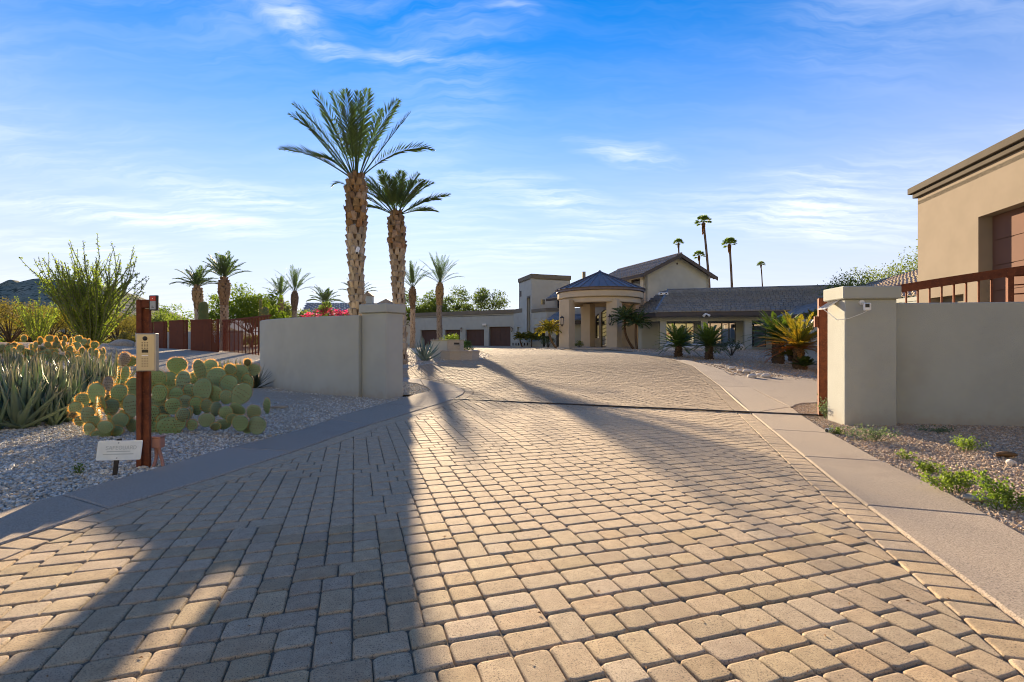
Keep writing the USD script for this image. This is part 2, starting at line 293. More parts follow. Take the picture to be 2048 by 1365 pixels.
rborder = Polygon(list(R_EDGE) + [tuple(q) for q in offset_line(R_EDGE, -BW)[::-1]]).buffer(0)
FIELD = COURT.difference(LineString(L_EDGE).buffer(BW)).difference(LineString(R_EDGE).buffer(BW))
FIELD = max(getattr(FIELD, 'geoms', [FIELD]), key=lambda g: g.area)

# the laying pattern: three stone sizes on a 75 mm module, filled at random
def lay(N, seed):
    rnd = random.Random(seed); grid = [[-1] * N for _ in range(N)]; out = []
    kinds = [(2, 2), (3, 2), (2, 3)]
    def free(i, j, w, h): return all(grid[(j + b) % N][(i + a) % N] < 0 for a in range(w) for b in range(h))
    def put(i, j, w, h, v):
        for a in range(w):
            for b in range(h): grid[(j + b) % N][(i + a) % N] = v
    stack = []; pos = 0; budget = 400000
    while True:
        while pos < N * N and grid[pos // N][pos % N] >= 0: pos += 1
        if pos >= N * N: break
        j, i = divmod(pos, N); opts = [k for k in kinds if free(i, j, *k)]
        rnd.shuffle(opts); opts.sort(key=lambda k: rnd.random() * {(2, 2): .75, (3, 2): 1.0, (2, 3): 3.5}[k])
        stack.append([pos, opts, None])
        while stack:
            top = stack[-1]; budget -= 1
            j, i = divmod(top[0], N)
            if top[2]: put(i, j, *top[2], -1); top[2] = None
            if top[1]:
                top[2] = top[1].pop(0); put(i, j, *top[2], 1); pos = top[0]; break
            stack.pop()
        if not stack or budget < 0: return None
    return [(s[0] % N, s[0] // N, *s[2]) for s in stack]
PAT_N = 40; PAT = None; _sd = 1
while PAT is None: PAT = lay(PAT_N, _sd); _sd += 1
PA = math.radians(17.5); PO = np.array([0.0, 2.0]); U = .0762
ca, sa = math.cos(PA), math.sin(PA)

def outline(hx, hy, r, k, rng=None):
    pts = []
    for cx, cy, a0 in ((hx - r, hy - r, 0), (-hx + r, hy - r, 90), (-hx + r, -hy + r, 180), (hx - r, -hy + r, 270)):
        for q in range(k):
            a = math.radians(a0 + 90 * (q / (k - 1) if k > 1 else .5)); pts.append((cx + r * math.cos(a), cy + r * math.sin(a)))
    p = np.array(pts)
    if rng is not None: p = p + rng.normal(0, .0013, p.shape)
    return p
def stone(mb, poly, c, z, rings, tilt=(0, 0), frame2=None):
    "a tumbled paving stone from its plan outline about c: rings of (inset, height)"
    n = len(poly); r = np.abs(poly).max(0); V = []
    for ins, h in rings: V.append(np.c_[poly * np.maximum(1 - ins / r, .05), np.full(n, h)])
    V.append([[0, 0, rings[-1][1] + .0006]]); V = np.vstack(V)
    V[:, 2] += V[:, 0] * tilt[0] + V[:, 1] * tilt[1]
    xy = V[:, :2] if frame2 is None else np.c_[V[:, 0] * frame2[0] - V[:, 1] * frame2[1], V[:, 0] * frame2[1] + V[:, 1] * frame2[0]]
    V = np.c_[xy + c, V[:, 2] + z]
    m = len(rings); i = np.arange(n); k = (i + 1) % n
    f = [np.stack([a * n + i, a * n + k, (a + 1) * n + k, (a + 1) * n + i], 1) for a in range(m - 1)]; f = np.vstack(f)
    f = np.vstack([f[:, [0, 1, 2]], f[:, [0, 2, 3]], np.stack([(m - 1) * n + i, (m - 1) * n + k, 0 * i + m * n], 1)])
    mb.add(V, f)
R_NEAR = [(0, -.045), (0, -.015), (.0025, -.006), (.0065, -.0016), (.011, -.0004), (.017, 0)]
R_MID = [(0, -.03), (0, -.012), (.0035, -.0035), (.009, -.0004), (.014, 0)]
R_FAR = [(0, -.02), (.003, -.004), (.010, 0)]
stones = []   # (size in the picture, outline, centre, frame2)
ext = FIELD.bounds; cells = PAT_N * U
corn = np.array([[ext[a], ext[b]] for a in (0, 2) for b in (1, 3)]) - PO; loc = np.c_[corn[:, 0] * ca + corn[:, 1] * sa, -corn[:, 0] * sa + corn[:, 1] * ca]
shapely.prepare(FIELD); rng = np.random.default_rng(11); cand = []
for ti in range(math.floor(loc[:, 0].min() / cells), math.ceil(loc[:, 0].max() / cells) + 1):
    for tj in range(math.floor(loc[:, 1].min() / cells), math.ceil(loc[:, 1].max() / cells) + 1):
        for (i0, j0, w, h) in PAT: cand.append(((ti * PAT_N + i0 + w / 2) * U, (tj * PAT_N + j0 + h / 2) * U, w * U / 2, h * U / 2))
cand = np.array(cand); wc = np.c_[cand[:, 0] * ca - cand[:, 1] * sa, cand[:, 0] * sa + cand[:, 1] * ca] + PO
inside = shapely.contains_xy(FIELD, wc[:, 0], wc[:, 1]); near = shapely.distance(shapely.points(wc), FIELD.boundary) < .16
for q in np.nonzero(inside | near)[0]:
    x, y = wc[q]
    if not near[q]: stones.append((x, y, cand[q, 2], cand[q, 3], None)); continue
    a, b = cand[q, 2:4]; c4 = np.array([(-a, -b), (a, -b), (a, b), (-a, b)]); c4 = np.c_[c4[:, 0] * ca - c4[:, 1] * sa, c4[:, 0] * sa + c4[:, 1] * ca] + (x, y)
    g = Polygon(c4).intersection(FIELD)
    if g.is_empty or g.area < .0035: continue
    g = max(getattr(g, 'geoms', [g]), key=lambda t: t.area)
    stones.append((x, y, a, b, None if g.area > .999 * 4 * a * b else g))
def border_stones(edge, side):
    ln = LineString(offset_line(edge, side * BW / 2)); s = .08
    while s < ln.length - .08:
        p, q = ln.interpolate(s - .03), ln.interpolate(s + .03); t = np.array([q.x - p.x, q.y - p.y]); t /= np.linalg.norm(t); c = ln.interpolate(s)
        stones.append((c.x, c.y, U, BW / 2, t)); s += 2 * U + .001
border_stones(L_EDGE, 1); border_stones(R_EDGE, -1)
def apparent(s):
    x, y = s[0], s[1]
    if y < 1.75 or abs(x / y) > 1.06: return 0
    return 1 / y
order = sorted(range(len(stones)), key=lambda k: -apparent(stones[k])); rank = {k: r for r, k in enumerate(order)}
mid, far = MB(), MB(); NIND = 300
for k, (x, y, a, b, extra) in enumerate(stones):
    if y < -2 or (y < 1.2 and abs(x) > 3.2): pass
    level = 0 if rank[k] < NIND else 1 if y < 9 else 2
    gap = .0028; f2 = (ca, sa); rings = (R_NEAR, R_MID, R_FAR)[level]; nk = (4, 3, 2)[level]
    if level == 2: gap = .0014
    if isinstance(extra, np.ndarray): f2 = (extra[0], extra[1]); gap = .002
    if isinstance(extra, Polygon):
        g = extra.buffer(-gap - .008).buffer(.008, quad_segs=2)
        if g.is_empty: continue
        g = max(getattr(g, 'geoms', [g]), key=lambda t: t.area); c = np.array(g.centroid.coords[0]); pol = np.array(shapely.simplify(g, .001).exterior.coords)[:-1] - c
        if not g.exterior.is_ccw: pol = pol[::-1]
        f2 = None
    else: pol, c = outline(a - gap * .55, b - gap * 1.5, .02 if level < 2 else .024, nk, rng if level < 2 else None), np.array([x, y])
    tilt = rng.normal(0, .007 if level < 2 else .004, 2); dz = rng.normal(0, .0012)
    mb = MB() if level == 0 else (mid, far)[level - 1]
    stone(mb, pol, c, float(gz(*c)) + dz, rings, tilt, f2)
    if level == 0: obj('paver', mb, 'paver', drive, smooth=True)
obj('more_pavers', mid, 'paver', drive, smooth=True, kind='stuff')
obj('far_pavers', far, 'paver', drive, kind='stuff')

# exposed-aggregate concrete bands, cut into slabs
def slabs(poly, cuts, name):
    root = '/World/' + name; _tag(UsdGeom.Xform.Define(stage, root).GetPrim(), kind='structure')
    g = poly
    for a, b in cuts: g = g.difference(LineString([a, b]).buffer(.005, cap_style='flat'))
    for q in getattr(g, 'geoms', [g]):
        if q.area < .02: continue
        mb = MB(); top = q.buffer(-.012, join_style='mitre')
        sheet(top, .010, 1.5, mb)
        for tz in getattr(top, 'geoms', [top]):
            outer = np.array(q.exterior.coords)[:-1]; inner = np.array([shapely.ops.nearest_points(tz.exterior, Point(p))[0].coords[0] for p in outer]); nn = len(outer)
            if not q.exterior.is_ccw: outer, inner = outer[::-1], inner[::-1]
            zo = gz(outer[:, 0], outer[:, 1]); V = np.vstack([np.c_[outer, zo - .06], np.c_[outer, zo + .001], np.c_[inner, gz(inner[:, 0], inner[:, 1]) + .010]])
            ii = np.arange(nn); kk = (ii + 1) % nn
            mb.add(V, np.vstack([np.stack([r * nn + ii, r * nn + kk, (r + 1) * nn + kk, (r + 1) * nn + ii], 1) for r in (0, 1)]))
        obj('slab', mb, 'concrete', root)
import shapely.ops
L_OUT = [(-4.2, -2.5), (-4.05, .5), (-3.95, 2.0)] + [g2(*p) for p in [(0, 1027), (239, 960), (420, 908), (600, 862), (703, 826), (800, 799.5)]] + [(-2.2, 11.3), g2(862, 782), g2(855, 775), g2(835, 768), g2(806, 764)] + [(-6.1, 15.4)]
lband = Polygon(L_EDGE + L_OUT[::-1]).buffer(0).difference(COURT.buffer(.006))
lcuts = [((-5, .6), (-2, .6))] + [(g2(*a), g2(*b)) for a, b in [((137, 996), (228, 1023)), ((440, 896), (585, 905)), ((655, 838), (740, 851))]] + [(g2(770, 808), g2(840, 815)), (g2(880, 785), g2(940, 783)), (g2(835, 752), g2(850, 775))]
ext = lambda a, b: (tuple(np.array(a) - .4 * (np.array(b) - a)), tuple(np.array(b) + .4 * (np.array(b) - a)))
slabs(lband, [ext(*c) for c in lcuts], 'left_kerb_band')
R_OUT = [(1.85, -2.5), (2.55, 0.0), (3.28, 3.2), (3.57, 4.08), (3.86, 5.27), (4.38, 7.0), (4.68, 7.88)] + [g2(*p) for p in [(1600, 829), (1585, 817), (1590, 811), (1604, 807.5), (1640, 806)]] + [(8.6, 10.6), (8.6, 14.9)] + [g2(1640, 764), g2(1526, 762), g2(1470, 756), g2(1445, 741), g2(1405, 729), g2(1373, 719.5)]
rband = Polygon(R_EDGE + R_OUT[::-1]).buffer(0).difference(COURT.buffer(.006))
rcuts = [(g2(1738, 1014), g2(1975, 1034)), (g2(1614, 915), g2(1770, 925)), (g2(1545, 861), g2(1652, 867)), ((1.5, .9), (3.6, 1.35)), (g2(1478, 762), g2(1552, 802)), (g2(1500, 828), g2(1600, 812)), (g2(1440, 773), g2(1490, 775))]
slabs(rband, [ext(*c) for c in rcuts], 'right_walk_band')

# gravel beds: a sheet, and on it the loose stones
def bed(name, poly, n, smin, smax, seed, dens=None, look='pebble_'):
    root = '/World/' + name; _tag(UsdGeom.Xform.Define(stage, root).GetPrim(), kind='stuff')
    obj('gravel_floor', sheet(poly, -.012, .5), 'gravel_bed', root)
    if not n: return
    rg = np.random.default_rng(seed); x0, y0, x1, y1 = poly.bounds; pts = []
    shapely.prepare(poly)
    while sum(map(len, pts)) < n:
        q = np.c_[rg.uniform(x0, x1, 4 * n), rg.uniform(y0, y1, 4 * n)]
        if dens is not None: q = q[rg.random(len(q)) < dens(q[:, 0], q[:, 1])]
        q = q[shapely.contains_xy(poly, q[:, 0], q[:, 1])]; pts.append(q)
    q = np.vstack(pts)[:n]
    pi = UsdGeom.PointInstancer.Define(stage, root + '/pebbles'); protos = []
    for k in range(8):
        ic = trimesh.creation.icosphere(subdivisions=1 if k < 0 else 0); v = ic.vertices * rg.uniform(.62, 1.0, 3) + rg.normal(0, .13, ic.vertices.shape)
        mm = usdkit.mesh(stage, f'{root}/pebbles/pebble_{k:03d}', (v, ic.faces), MAT[look + 'abcdefgh'[k]], False); protos.append(mm.GetPath())
    pi.CreatePrototypesRel().SetTargets(protos)
    s = rg.gamma(4, 1, n); s = smin + (smax - smin) * np.clip(s / 11, 0, 1.3)
    zz = gz(q[:, 0], q[:, 1]) - .010 + s * rg.uniform(0, .7, n)
    pi.CreatePositionsAttr(Vt.Vec3fArray.FromNumpy(np.c_[q, zz].astype(np.float32)))
    pi.CreateProtoIndicesAttr(Vt.IntArray.FromNumpy(rg.integers(0, 8, n).astype(np.int32)))
    sc = np.c_[s, s * rg.uniform(.6, 1, n), s * rg.uniform(.45, .9, n)]; pi.CreateScalesAttr(Vt.Vec3fArray.FromNumpy(sc.astype(np.float32)))
    a = rg.normal(size=(n, 4)); a[:, :3] *= .35; a /= np.linalg.norm(a, axis=1, keepdims=True)
    yaw = rg.uniform(0, math.pi, n); Q = [Gf.Quath(float(w), float(i), float(j), float(k)) for w, i, j, k in np.c_[np.cos(yaw), 0 * yaw, 0 * yaw, np.sin(yaw)]]
    pi.CreateOrientationsAttr(Vt.QuathArray(Q))
LEFT_BED = Polygon([(-9.5, 1.0)] + L_OUT[1:9] + [(-2.3, 10.95), (-3.3, 11.3), (-5.0, 11.9), (-6.7, 13.6), (-7.6, 15.0), (-9, 17), (-9.6, 26), (-26, 34), (-30, 12)]).buffer(0).difference(lband.buffer(.002))
bed('left_gravel_bed', LEFT_BED, 120000, .009, .031, 21, lambda x, y: np.clip((5.0 / np.maximum(y, 3.2)) ** 1.5, .10, 1) * (np.abs(x) < 1.1 * y))
RIGHT_BED = Polygon([R_OUT[k] for k in range(1, 8)] + [g2(1600, 829), g2(1585, 817), g2(1590, 811), g2(1604, 807.5), g2(1640, 806), (6.2, 8.6), (10.5, 7.2), (10.5, 0)]).buffer(0)
bed('right_gravel_bed', RIGHT_BED, 34000, .007, .024, 22, lambda x, y: np.clip((4.5 / np.maximum(y, 3.0)) ** 1.5, .1, 1) * (np.abs(x) < 1.12 * y), 'tan_pebble_')
GARDEN = Polygon([g2(1373, 719), g2(1405, 728.5), g2(1445, 740.5), g2(1470, 755.5), g2(1526, 761.5), g2(1640, 763.5), (9.2, 15.0), (10.2, 17), (12, 24), (17.5, 30), (18.5, 34.2), (8.5, 36.5), (6.5, 36.4), g2(1270, 703.5), g2(1300, 707.5), g2(1330, 714.5), g2(1355, 721.5)]).buffer(0)
bed('garden_gravel_bed', GARDEN, 14000, .018, .045, 23, None, 'tan_pebble_')
ISLAND = Polygon([(-2.2, 11.35), g2(861, 782), g2(854, 775.5), g2(834, 768.5), g2(806, 764.5), (-5.5, 15.0), (-5, 12.5), (-3.4, 11.5)]).buffer(0)
bed('gate_gravel_patch', ISLAND, 5000, .01, .028, 24)
PALMBED = Polygon([(-7.3, 19.2), g2(806, 737.5), g2(850, 729.5), g2(905, 722.5), g2(962, 720.5), g2(984, 711.5), g2(964, 704.5), (-10.6, 43.9), (-20, 50), (-22, 30), (-12, 20)]).buffer(0)
bed('palm_gravel_bed', PALMBED, 9000, .018, .045, 25, lambda x, y: np.clip((20 / np.maximum(y, 18)) ** 2, .03, 1))
PYG = Polygon([(3.4, 46.4)] + [g2(*p) for p in [(1072, 697), (1086, 700), (1117, 700)]] + [(4.6, 40), (6, 44)]).buffer(0)
bed('portico_gravel_patch', PYG, 900, .02, .05, 26)
# ------------------------------------------------------------------ materials of the buildings
M('cap', (.40, .41, .37), (.365, .375, .335), scale=2, rough=.95, bump=.55, bscale=130, bdist=.006, spec=.15)
M('garage_door', (.085, .042, .033), (.07, .036, .028), scale=3, rough=.55, spec=.4, bump=.15, bscale=40)
M('rv_door', (.15, .085, .065), (.13, .075, .057), scale=1.2, rough=.85, spec=.08)
M('slate_tile', (.205, .22, .235), (.14, .152, .165), scale=2.5, rough=.75, bump=.4, bscale=50, bdist=.01, island=.16, spec=.35)
M('brown_tile', (.35, .275, .21), (.26, .205, .16), scale=2.5, rough=.85, bump=.4, bscale=50, bdist=.01, island=.2, spec=.25)
M('fascia', (.075, .065, .06), (.095, .08, .07), scale=2, rough=.8, spec=.3)
M('copper', (.16, .12, .115), (.11, .09, .09), scale=3, rough=.5, spec=.5, metal=.35)
M('window_frame', (.035, .028, .024), rough=.5, spec=.4)
M('white', (.78, .78, .76), (.70, .70, .68), scale=20, rough=.5, spec=.4)
M('white_sign', (.80, .83, .81), (.70, .74, .72), scale=9, rough=.55, spec=.4)
M('sign_print', (.44, .48, .48), rough=.6)
M('black', (.012, .012, .012), rough=.45, spec=.5)
M('champagne', (.52, .46, .35), (.47, .41, .31), scale=3, rough=.34, metal=.75, spec=.5, aniso=(260, 260, 3))
M('button', (.30, .26, .20), rough=.4, metal=.6)
M('red_plastic', (.45, .02, .015), rough=.35, spec=.5)
M('grey_plastic', (.32, .35, .38), (.26, .29, .32), scale=40, rough=.4, spec=.5)
M('pink_conduit', (.42, .19, .12), (.36, .17, .115), scale=12, rough=.7, spec=.25)
M('beige_box', (.52, .47, .36), rough=.6)
M('blue_barrel', (.03, .12, .42), rough=.45)
M('travertine', (.46, .40, .32), (.36, .30, .235), scale=6, rough=.8, bump=.4, bscale=60, bdist=.006, aniso=(2.5, 2.5, 9))
M('solar', (.75, .77, .80), rough=.25, spec=.6)
def glass_mat(name, tint, gl):
    n = {'d': ('principled_bsdf', dict(base_color=tint, roughness=.08, specular_ior_level=.9)), 'g': ('glossy_bsdf', dict(color=(.92, .92, .92), roughness=.02)), 'w': ('layer_weight', dict(blend=.35)),
         'r': ('map_range', dict(from_min=0.0, from_max=1.0, to_min=gl, to_max=.9)), 'm': ('mix_closure', {})}
    MAT[name] = usdkit.material(stage, '/World/Looks/' + name, n, [('w.facing', 'r.value'), ('r.result', 'm.fac'), ('d.BSDF', 'm.closure1'), ('g.BSDF', 'm.closure2')], surface='m.closure')
glass_mat('glass', (.012, .014, .015), .42)
glass_mat('dark_glass', (.010, .010, .010), .10)
MAT['lamp_glow'] = usdkit.material(stage, '/World/Looks/lamp_glow', {'e': ('emission', dict(color=(1.0, .62, .28), strength=2.2))}, [], surface='e.emission')
M('lantern_glass', (.55, .47, .38), rough=.4, spec=.5)

def wallbox(parent, name, a, b, th, z0, z1, mat='stucco', bev=.012, smooth=False, **k):
    "a wall from plan point a to b; its thickness lies to the left of a->b"
    a, b = np.asarray(a, float), np.asarray(b, float); L = np.linalg.norm(b - a); ang = math.atan2(*(b - a)[::-1])
    return obj(name, MB().box((0, 0, z0), (L, th, z1), bev, frame(a, ang)), mat, parent, smooth, **k)
def on_line(a, b, px):
    "where the sight line of a picture column meets the plan line a-b: (distance from a, depth)"
    a, b = np.asarray(a, float), np.asarray(b, float); d = (b - a) / np.linalg.norm(b - a); k = (px - CX) / F
    t = (k * a[1] - a[0]) / (d[0] - k * d[1]); return t, a[1] + t * d[1]
def facade(parent, name, a, b, th, z0, z1, holes, mat='stucco', trim=None):
    "a wall with rectangular openings [(s0, s1, z0, z1)], cut through"
    a, b = np.asarray(a, float), np.asarray(b, float); L = np.linalg.norm(b - a); ang = math.atan2(*(b - a)[::-1])
    g = sbox(0, z0, L, z1)
    for h in holes: g = g.difference(h if isinstance(h, Polygon) else sbox(h[0], h[2], h[1], h[3]))
    return obj(name, MB().prism(g, -th, 0, vframe(np.append(a, 0), ang)), mat, parent), (lambda v, o=np.append(a, 0.), A=ang: vframe(o, A)(np.asarray(v, float)))
def tiles(parent, quad, rows, across, mat, name='tile_row', th=.035, bows=.0, cap=300, joined=True):
    "overlapping rows of tiles on a roof plane: quad = eave left, eave right, ridge right, ridge left"
    q = [np.asarray(p, float) for p in quad]; n = np.cross(q[1] - q[0], q[3] - q[0]); n /= np.linalg.norm(n)
    if n[2] < 0: n = -n
    for r in range(rows):
        t0, t1 = r / rows, min((r + 1.12) / rows, 1.0)
        a0, b0, a1, b1 = q[0] + (q[3] - q[0]) * t0, q[1] + (q[2] - q[1]) * t0, q[0] + (q[3] - q[0]) * t1, q[1] + (q[2] - q[1]) * t1
        m = max(1, int(round(across * np.linalg.norm(b0 - a0) / max(np.linalg.norm(q[1] - q[0]), np.linalg.norm(q[2] - q[3])))))
        mb = MB(); off = .5 * (r % 2)
        us = np.clip((np.arange(m + 1) + off - .25) / m, 0, 1)
        for k in range(m):
            u0, u1 = us[k], us[k + 1]
            if u1 - u0 < .05 / m: continue
            g = .035 * (u1 - u0); u0, u1 = u0 + g, u1 - g; lift = th * (1 + .25 * RNG.random())
            c = [a0 + (b0 - a0) * u0 + n * lift, a0 + (b0 - a0) * u1 + n * lift, a1 + (b1 - a1) * u1 + n * .012, a1 + (b1 - a1) * u0 + n * .012]
            if bows:   # a rounded tile: raised along its middle
                mid0, mid1 = (c[0] + c[1]) / 2 + n * bows, (c[2] + c[3]) / 2 + n * bows
                v = [c[0], mid0, c[1], c[2], mid1, c[3], c[0] - n * th, mid0 - n * th, c[1] - n * th]
                mb.add(v, [[0, 1, 5], [1, 4, 5], [1, 2, 4], [2, 3, 4], [6, 7, 1], [6, 1, 0], [7, 8, 2], [7, 2, 1]])
            else: mb.slab(c, th * .9)
        if mb.n: obj(name, mb, mat, parent)

# ------------------------------------------------------------------ gateway: pillars, walls, sliding gate, track
def pillar(label, A, u, lu, v, lv, zt):
    t = thing('gate_pillar', label, 'pillar'); A = np.asarray(A, float); u, v = np.asarray(u, float), np.asarray(v, float)
    def fr(q): return np.c_[A + q[:, :1] * u + q[:, 1:2] * v, q[:, 2]]
    obj('shaft', MB().box((0, 0, -.1), (lu, lv, zt - .19), .012, fr), 'stucco', t)
    obj('cap', MB().box((-.045, -.045, zt - .19), (lu + .045, lv + .045, zt), .014, fr), 'cap', t)
    return t, fr
u_, v_ = np.array([-.862, .507]), np.array([.507, .862])
pillar('stucco gate pillar with a square cap at the end of the curved wall, left of the drive', (-2.67, 10.6), u_, .73, v_, .52, 2.05)
RP = np.array([4.955, 7.44])
pillar('stucco gate pillar with a square cap carrying the white camera, right of the drive', RP, (.998, -.06), .74, (.10, .995), .50, 2.065)

cw = np.array([(-3.30, 10.98), (-3.9, 11.25), (-4.5, 11.6), (-5.1, 12.02), (-5.7, 12.5), (-6.25, 13.05), (-6.75, 13.68), (-7.12, 14.35), (-7.32, 15.0), (-7.36, 15.7)])
cs = LineString(cw).buffer(.10, cap_style='flat', join_style='round')
cs = Polygon(np.vstack([offset_line(cw, .1), offset_line(cw, -.1)[::-1]])).buffer(0)
wt = thing('curved_wall', 'low curved stucco wall running left from the gate pillar to the rust fence', 'wall')
mbw = MB(); ol, il = offset_line(cw, -.1), offset_line(cw, .1)
from scipy.interpolate import CubicSpline
tt = np.linspace(0, 1, len(cw)); tq = np.linspace(0, 1, 60); ol, il = CubicSpline(tt, ol)(tq), CubicSpline(tt, il)(tq); n_ = len(tq)
def ring(o, ins, z): return np.c_[o, np.full(len(o), z)]
sec = [np.c_[ol, np.full(n_, -.05)], np.c_[ol, np.full(n_, 1.795)], np.c_[ol + (il - ol) * .08, np.full(n_, 1.812)], np.c_[il - (il - ol) * .08, np.full(n_, 1.812)], np.c_[il, np.full(n_, 1.795)], np.c_[il, np.full(n_, -.05)]]
i_ = np.arange(n_ - 1); fs = [np.stack([a * n_ + i_, a * n_ + i_ + 1, (a + 1) * n_ + i_ + 1, (a + 1) * n_ + i_], 1) for a in range(5)]
ends = np.array([[0, n_, 2 * n_, 3 * n_], [0, 3 * n_, 4 * n_, 5 * n_], [n_ - 1, 6 * n_ - 1, 5 * n_ - 1, 4 * n_ - 1], [n_ - 1, 4 * n_ - 1, 3 * n_ - 1, 2 * n_ - 1]])
mbw.add(np.vstack(sec), np.vstack(fs + [ends])); obj('wall_body', mbw, 'stucco', wt, smooth=35)
rw = thing('low_wall', 'straight low stucco wall right of the gate in front of the rust railing', 'wall')
wallbox(rw, 'wall_body', (5.66, 7.62), (10.6, 6.80), .2, -.1, 1.826, 'stucco', .014)

# the sliding gate stands open behind the right wall
g0 = np.array([5.10, 8.33]); gd = np.array([.94, -.342]); gd /= np.linalg.norm(gd); ga = math.atan2(gd[1], gd[0])
gate = thing('sliding_gate', 'rust coloured steel gate slid open behind the right wall, arched top rail', 'gate')
gf = frame(g0, ga)
def gtop(s): return 1.955 + .178 * s - .0085 * s * s
obj('leading_post', MB().box((0, -.065, .02), (.135, .065, 1.96), .006, gf), 'rust', gate)
ss = np.linspace(.135, 5.4, 24); mb = MB()
for a, b in zip(ss[:-1], ss[1:]):
    v = np.array([(s, y, gtop(s) + dz) for s in (a, b) for y in (-.04, .04) for dz in (-.13, 0)])
    mb.add(gf(v), [[0, 1, 3, 2], [4, 6, 7, 5], [0, 4, 5, 1], [2, 3, 7, 6], [0, 2, 6, 4], [1, 5, 7, 3]])
obj('top_rail', mb, 'rust', gate)
obj('bottom_rail', MB().box((.135, -.04, .08), (5.4, .04, .22), .004, gf), 'rust', gate)
s = .30
while s < 2.42:
    obj('baluster', MB().box((s - .011, -.011, .22), (s + .011, .011, gtop(s) - .125), 0, gf), 'rust', gate); s += .152
obj('middle_post', MB().box((2.46, -.035, .22), (2.53, .035, gtop(2.5) - .125), .004, gf), 'rust', gate)
for k in range(9):
    zc = 2.22 - .135 * k; pts = [(2.53 + 1.9 * q, 0, zc + .03 * math.sin(math.pi * q) - .16 * q * q) for q in np.linspace(0, 1, 9)]
    obj('curved_bar', MB().tube(gf(np.array(pts)), .011, 5), 'rust', gate)
obj('end_post', MB().box((4.43, -.035, .22), (4.5, .035, gtop(4.46) - .125), .004, gf), 'rust', gate)
obj('latch_plate', MB().box((-.055, -.05, 1.48), (-.001, .05, 1.66), .004, gf), 'rust', gate)
obj('gate_track', MB().box((-8.05, -.022, .004), (5.3, .022, .030), .006, gf), 'rail_steel', label='dark steel gate rail lying straight across the paved drive', cat='rail')
mt = thing('gate_motor', 'beige gate motor cabinet behind the right pillar beside the gate post', 'motor')
mf = frame((5.43, 8.62), ga)
obj('housing', MB().box((0, 0, .0), (.34, .28, .62), .03, mf), 'beige_box', mt); obj('lid', MB().box((-.012, -.012, .62), (.352, .292, .66), .015, mf), 'beige_box', mt); obj('switch_knob', MB().box((-.05, .05, .22), (-.002, .12, .29), .01, mf), 'black', mt)

# camera and little solar panel on the right pillar
cm = thing('security_camera', 'white box camera with a dark lens on the front of the right pillar', 'camera')
c0 = P(1729, 612, 7.33); cf = frame(c0 - (0, .05, 0), math.radians(-28))
obj('body', MB().box((-.045, -.06, -.075), (.045, .03, .035), .012, cf), 'white', cm)
obj('lens_panel', MB().box((-.028, -.0635, -.03), (.024, -.0595, .024), .001, cf), 'black', cm)
obj('mount_disc', MB().lathe([(0, 0), (.036, 0), (.036, .012), (0, .012)], n=20).arrays(), 'white', cm) if False else obj('mount_disc', MB().tube([c0 + (.02, .10, .055), c0 + (.02, .075, .055)], .038, 18), 'white', cm)
obj('arm', MB().tube([c0 + (.02, .08, .055), c0 + (.01, .0, .03)], .014, 8), 'white', cm)
cb = np.array([c0 + (.01, -.03, -.075), c0 + (-.02, .02, -.11), c0 + (-.10, .085, -.155), c0 + (-.20, .10, -.19), c0 + (-.30, .11, -.20), c0 + (-.335, .12, -.195), c0 + (-.36, .25, -.10), c0 + (-.40, .45, .02)])
obj('cable', MB().tube(CubicSpline(np.linspace(0, 1, 8), cb)(np.linspace(0, 1, 40)), .0045, 5), 'white', cm)
sp = thing('solar_panel', 'small tilted white edged solar panel clipped to the left face of the right pillar', 'solar panel')
s0 = P(1664, 604, 7.72); a_ = np.array([.155, -.02, .105]); b_ = np.array([.03, .24, .0]); nrm = np.cross(a_, b_); nrm /= np.linalg.norm(nrm)
q = [s0 - a_ - b_ / 2, s0 + a_ * .55 - b_ / 2, s0 + a_ * .55 + b_ / 2, s0 - a_ + b_ / 2]
obj('panel', MB().slab(q, .018), 'solar', sp); obj('cell_sheet', MB().slab([np.asarray(c) * .92 + np.mean(q, 0) * .08 + nrm * .003 for c in q], .002), 'black', sp)
obj('bracket', MB().tube([s0 + (.0, 0, -.02), s0 + (.06, .0, -.05), s0 + (.13, .0, -.05)], .012, 8), 'white', sp)

# entry post with intercom and card reader
ip = thing('intercom_post', 'rust steel post with a short arm at the top, standing at the drive edge', 'post')
pf = frame((-3.655, 4.97), math.radians(6))
prof = sbox(-.065, -.065, .065, .065)
obj('column', MB().box((-.060, -.03, -.1), (-.014, .04, 1.66), .004, pf), 'rust', ip)
obj('column_flange', MB().box((-.013, .0, -.1), (.045, .04, 1.575), .003, pf), 'rust', ip)
obj('arm', MB().box((-.011, -.03, 1.58), (.085, .05, 1.66), .004, pf), 'rust', ip)
ic = thing('intercom', 'champagne metal intercom with camera eye, speaker slots and keypad on the rust post', 'intercom')
kf = vframe(pf(np.array([[.068, -.11, 0]]))[0] * (1, 1, 0), math.radians(12))
def kbox(lo, hi, bev=.0): return MB().box(lo, hi, bev, kf)
zc = 1.14
obj('housing', kbox((-.075, zc - .185, -.072), (.095, zc + .185, .0), .006), 'champagne', ic)
fp = obj('face_plate', kbox((-.060, zc - .176, .0005), (.088, zc + .176, .006), .002), 'champagne', ic)
lens = MB(); cx_ = .005
lens.add(kf(MB().lathe([(0, .018), (.010, .016), (.020, .009), (.022, .0062)], (cx_, zc + .135, 0), 20).arrays()[0]), MB().lathe([(0, 0), (.01, .0), (.02, 0), (.022, 0)], n=20).arrays()[1]); obj('camera_eye', lens, 'black', ic)
